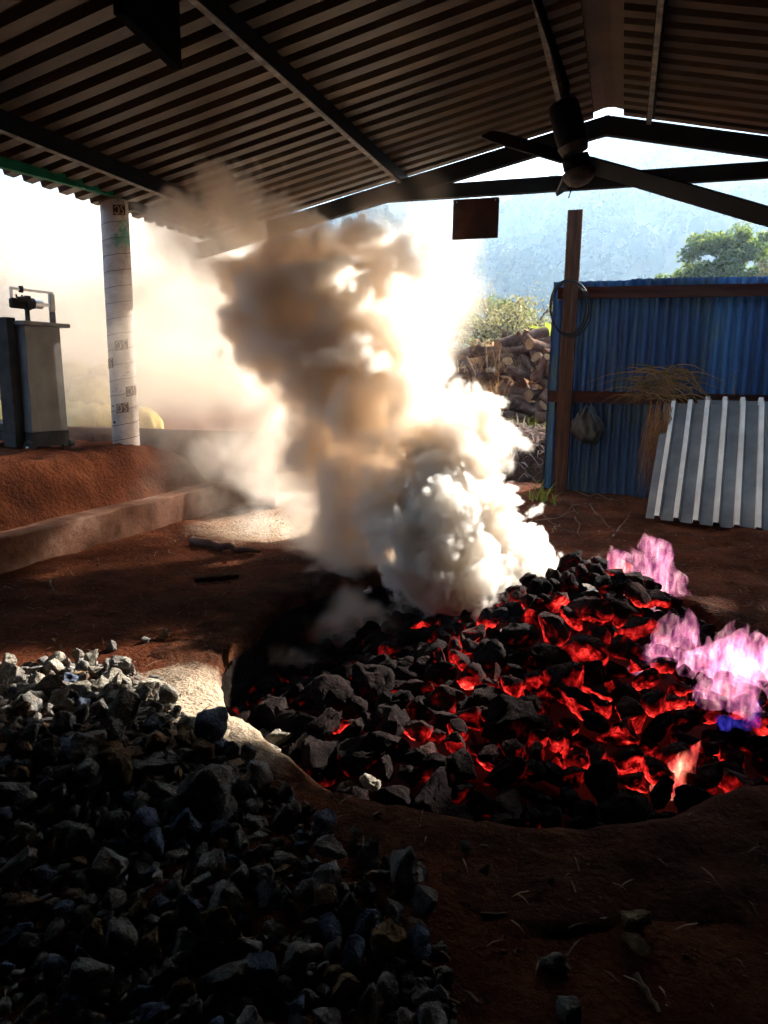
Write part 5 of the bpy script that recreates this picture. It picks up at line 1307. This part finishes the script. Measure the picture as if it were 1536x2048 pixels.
sc2 = copy_tree(sc1); plant(sc2, 985, 600, 27, 'pale scrub tree fading into the smoke behind the firewood', 'tree', None, 2.1, 1.1)
sc3 = make_tree('scrub_tree', 4.2, 1.9, 2.3, 14, 7, 28, 0.065, M['leafO'], 53, flat=0.9, clump_r=.24); plant(sc3, 1090, 610, 26, 'sparse scrub tree next to the free end of the blue fence', 'tree')
dr1 = make_tree('dry_shrub', 2.6, 1.4, 1.1, 14, 6, 55, 0.06, M['leafR'], 57, flat=1.0, clump_r=.26); plant(dr1, 1010, 640, 18.5, 'dry reddish shrub right behind the firewood heap', 'shrub')
dr2 = copy_tree(dr1); plant(dr2, 1062, 640, 19.5, 'dry reddish shrub between firewood heap and scrub trees', 'shrub', None, 1.4, .9)
dr3 = copy_tree(dr1); plant(dr3, 20, 660, 13.5, 'tall dry reddish shrub behind the weighing scale', 'shrub', None, 2.4, 1.5)
dr4 = copy_tree(dr1); plant(dr4, -60, 660, 14.5, 'dry reddish shrub at the end of the yellow sacks', 'shrub', None, .4, 1.6)
for k, (px, D, s) in enumerate(((930, 30, 1.3), (1120, 34, 1.2), (880, 33, 1.4), (1180, 38, 1.3), (1250, 42, 1.35), (820, 36, 1.5), (700, 34, 1.5), (560, 32, 1.4), (1010, 44, 1.5), (1310, 46, 1.4), (1420, 44, 1.4), (1490, 40, 1.3), (1580, 36, 1.4))):
    c = copy_tree((sc1, sc3, t2)[k % 3]); plant(c, px, 700, D, ('twiggy olive scrub tree in the row at the foot of the hill', 'sparse low scrub tree in the row at the foot of the hill', 'round crowned green tree in the row at the foot of the hill')[k % 3], 'tree', ('olive scrub trees below the hill', 'sparse scrub trees below the hill', 'round trees below the hill')[k % 3], k * 1.3, s * 0.62)
# unseen taller trees added beyond the fence to shade the kiln
st = make_tree('shade_tree', 11.5, 3.0, 7.2, 20, 12, 190, 0.14, M['leafG'], 61, flat=0.9, clump_r=.24)
for k, (x, y, s) in enumerate(((9.0, 15.6, 1.0), (13.0, 17.0, 1.1))):
    c = st if k == 0 else copy_tree(st); c.location = (x, y, -.2); c.rotation_euler = (0, 0, k * 2.0); c.scale = (s, s, s)
    tag(c, ('tall dense green tree added out of view to shade the kiln', 'tallest dense green tree added out of view for shade along the fence')[k], 'tree')
# broad yellow green leaves of a banana plant by the fence end
bn = MB(); pc = at_d(1102, 700, 15.5)
for k in range(9):
    a = k * 0.75; d = Vector((math.cos(a), math.sin(a), 0)); p = Vector((0, 0, 0.1)); dv = (Vector((0, 0, 1)) + d * rs.uniform(.15, .5)).normalized(); s = Vector((-math.sin(a), math.cos(a), 0)); vs = []
    for i in range(8):
        w = 0.09 * math.sin(math.pi * (i + .6) / 8.2); vs += [p - s * w, p + d * 0.0 - Vector((0, 0, .02)), p + s * w]; p = p + dv * 0.095; dv = (dv + d * .12 - Vector((0, 0, .10))).normalized()
    bn.add(vs, [q for i in range(7) for q in ((3 * i, 3 * i + 1, 3 * i + 4, 3 * i + 3), (3 * i + 1, 3 * i + 2, 3 * i + 5, 3 * i + 4))])
M['banana'] = leafmat('banana_leaf', (0.16, 0.20, 0.02), (0.26, 0.30, 0.04), (0.34, 0.36, 0.07), 0.5)
bo = empty('banana_plant', tuple(pc)); bn.build('leaves', M['banana'], bo); MB().tube([(0, 0, -pc[2] + float(terrain(pc[0], pc[1]))), (0.02, 0, 0.25)], [0.07, 0.04], 8).build('stem', M['trunk'], bo); tag(bo, 'young banana plant with bright yellow green leaves by the fence end', 'plant')

# ------------------------------------------------------------------ wooded mountainside
def hill(x, y):
    d = np.hypot(x, y); a = np.arctan2(x, np.maximum(y, 1))
    f = 0.62 + 0.38 * sstep(-0.16, 0.05, a) - 0.10 * sstep(0.1, 0.4, a)
    ramp_ = sstep(60, 960, d) ** 0.9
    z = 292 * ramp_ * f + 26 * fbm(x / 170, y / 170, 0, 4, 91) * sstep(120, 350, d) - 9
    gul = np.abs(fbm(x / 120 + 0.3 * y / 200, y / 420, 3.0, 3, 97)); return z + 48 * (gul - 0.4) * sstep(150, 400, d)
ha = np.linspace(-0.95, 0.75, 170); hd = np.concatenate([np.linspace(70, 300, 40), np.linspace(310, 1150, 80)])
A_, D_ = np.meshgrid(ha, hd); HX, HY = D_ * np.sin(A_), D_ * np.cos(A_); HZ = hill(HX, HY); HZ = np.where(D_ > 1000, HZ - (D_ - 1000) * 0.8, HZ)
hi = np.arange(HX.size).reshape(HX.shape); hq = np.stack([hi[:-1, :-1], hi[:-1, 1:], hi[1:, 1:], hi[1:, :-1]], -1).reshape(-1, 4)
M['hill'] = surf('dry_hill_ground', [(0.3, (0.10, 0.09, 0.05)), (0.55, (0.17, 0.145, 0.08)), (0.8, (0.26, 0.21, 0.12))], scale=0.05, bump=0)
tag(link('hillside', np_mesh('hillside', np.stack([HX, HY, HZ], -1).reshape(-1, 3), hq, M['hill'], True)), kind='structure')
gf = np.random.default_rng(5); nT = 5200
ta = gf.uniform(-0.42, 0.34, nT); td = 110 + 850 * gf.random(nT) ** 0.75; tx, ty = td * np.sin(ta), td * np.cos(ta)
ok = fbm(tx / 45, ty / 45, 0, 3, 71) > -0.28; tx, ty = tx[ok], ty[ok]; nT = len(tx); tz = hill(tx, ty); th_ = gf.uniform(5, 12, nT)
bm_ = bmesh.new(); bmesh.ops.create_icosphere(bm_, subdivisions=2, radius=1.0); bm_.verts.ensure_lookup_table()
iv = np.array([v.co[:] for v in bm_.verts]); it = np.array([[v.index for v in f.verts] for f in bm_.faces]); bm_.free()
kinds = []
for q in range(8):                                        # lumpy crowns, some tall, some spreading
    lump = 1 + 0.45 * fbm(iv[:, 0] * 1.7 + q * 7, iv[:, 1] * 1.7, iv[:, 2] * 1.7, 3, 200 + q, 0.7)
    kinds.append(iv * lump[:, None] * np.array([0.29, 0.29, 0.42 if q % 2 else 0.31]))
Vt, Ft = [], []
for q in range(8):
    sel = np.arange(nT) % 8 == q; c = np.stack([tx, ty, tz + th_ * 0.45], -1)[sel]; h = th_[sel]; rz = gf.uniform(0, 6.28, len(h)); K = kinds[q]
    X_ = (K[None, :, 0] * np.cos(rz)[:, None] - K[None, :, 1] * np.sin(rz)[:, None]) * h[:, None]; Y_ = (K[None, :, 0] * np.sin(rz)[:, None] + K[None, :, 1] * np.cos(rz)[:, None]) * h[:, None]; Z_ = K[None, :, 2] * h[:, None]
    P_ = np.stack([X_, Y_, Z_], -1) + c[:, None, :]; P_ = P_ + gf.normal(size=P_.shape) * 0.035 * h[:, None, None]
    b0 = sum(len(v) for v in Vt); Vt.append(P_.reshape(-1, 3)); Ft.append((it[None] + (np.arange(len(h)) * len(iv))[:, None, None]).reshape(-1, 3) + b0)
per = 22; hq_ = np.repeat(th_, per)[:, None]; Cq = np.repeat(np.stack([tx, ty, tz + th_ * 0.45], -1), per, 0); dq = gf.normal(size=Cq.shape); dq /= np.linalg.norm(dq, axis=1)[:, None]
Pq = Cq + dq * hq_ * np.array([0.38, 0.38, 0.46]) * gf.uniform(0.75, 1.1, (len(Cq), 1)); aq = gf.normal(size=Pq.shape); aq /= np.linalg.norm(aq, axis=1)[:, None]; bq = np.cross(aq, dq); bq /= np.linalg.norm(bq, axis=1)[:, None]; sq = hq_ * 0.11
b0 = sum(len(v) for v in Vt); Vt.append(np.stack([Pq - aq * sq, Pq + bq * sq, Pq + aq * sq], 1).reshape(-1, 3)); Ft.append(np.arange(3 * len(Pq)).reshape(-1, 3) + b0)
M['forest'] = leafmat('far_foliage', (0.03, 0.045, 0.014), (0.07, 0.09, 0.03), (0.15, 0.16, 0.06), 0.4)
tag(link('forest', np_mesh('forest', np.concatenate(Vt), np.concatenate(Ft), M['forest'])), 'scattered green trees covering the hazy mountainside', 'forest', kind='stuff')

# ------------------------------------------------------------------ haze in the air, thin smoke drifting out on the left
hz = MB().box((0, 0, 175), (3400, 3400, 374)).build('haze', None)
m_, nt, out = mat_new('haze'); pv = N(nt, 'ShaderNodeVolumePrincipled'); pv.inputs['Color'].default_value = (0.52, 0.75, 1.0, 1); pv.inputs['Density'].default_value = 0.00058; pv.inputs['Anisotropy'].default_value = 0.5
nt.links.new(pv.outputs[0], out.inputs['Volume']); hz.data.materials.append(m_)
tag(hz, 'pale blue haze in the valley air', 'haze', kind='stuff')
DR = [(-3.6, 5.6, 1.7, .9, 1, .7), (-4.6, 6.2, 1.7, 1.2, 1, .9), (-6.0, 7.2, 1.9, 1.5, 1, 1.0), (-5.6, 9.0, 2.2, 1.6, 1, 1.0), (-7.5, 9.5, 2.4, 1.8, 1, 1.0), (-4.2, 8.2, 1.9, 1.3, 1, .9), (-3.0, 8.4, 2.0, 1.1, 1, .8), (-2.5, 8.6, 2.1, .8, .9, .7), (-2.8, 10, 2.6, 1.1, .9, 1.0), (-2.2, 8.8, 3.0, .6, .7, .6), (-3.2, 5.3, 0.8, .7, .5, .6), (-2.9, 6.5, 1.0, .9, .6, .7), (-9, 11, 2.6, 2, 1, 1)] + [puff(px, py, 5.6, r, w, .3) for (px, py, r, w) in ((790, 520, 110, 1.5), (850, 620, 90, 1.8), (840, 720, 80, 2), (760, 440, 80, 1), (880, 800, 60, 2))]
mn2, mx2 = (-10.5, 4.2, 0.0), (-0.6, 12.8, 4.6)
d2 = billow_field(DR, mn2, mx2, 0.09, 160, amp=1.5, ero=0.5)
d2 = under_roof(d2, mn2, mx2)
tag(grid_volume('drifting_smoke', d2, mn2, mx2, smoke_material('thin_smoke', 1.0, (0.80, 0.70, 0.58), 0.2)), 'thin pale smoke drifting out past the pillar', 'smoke', kind='stuff')
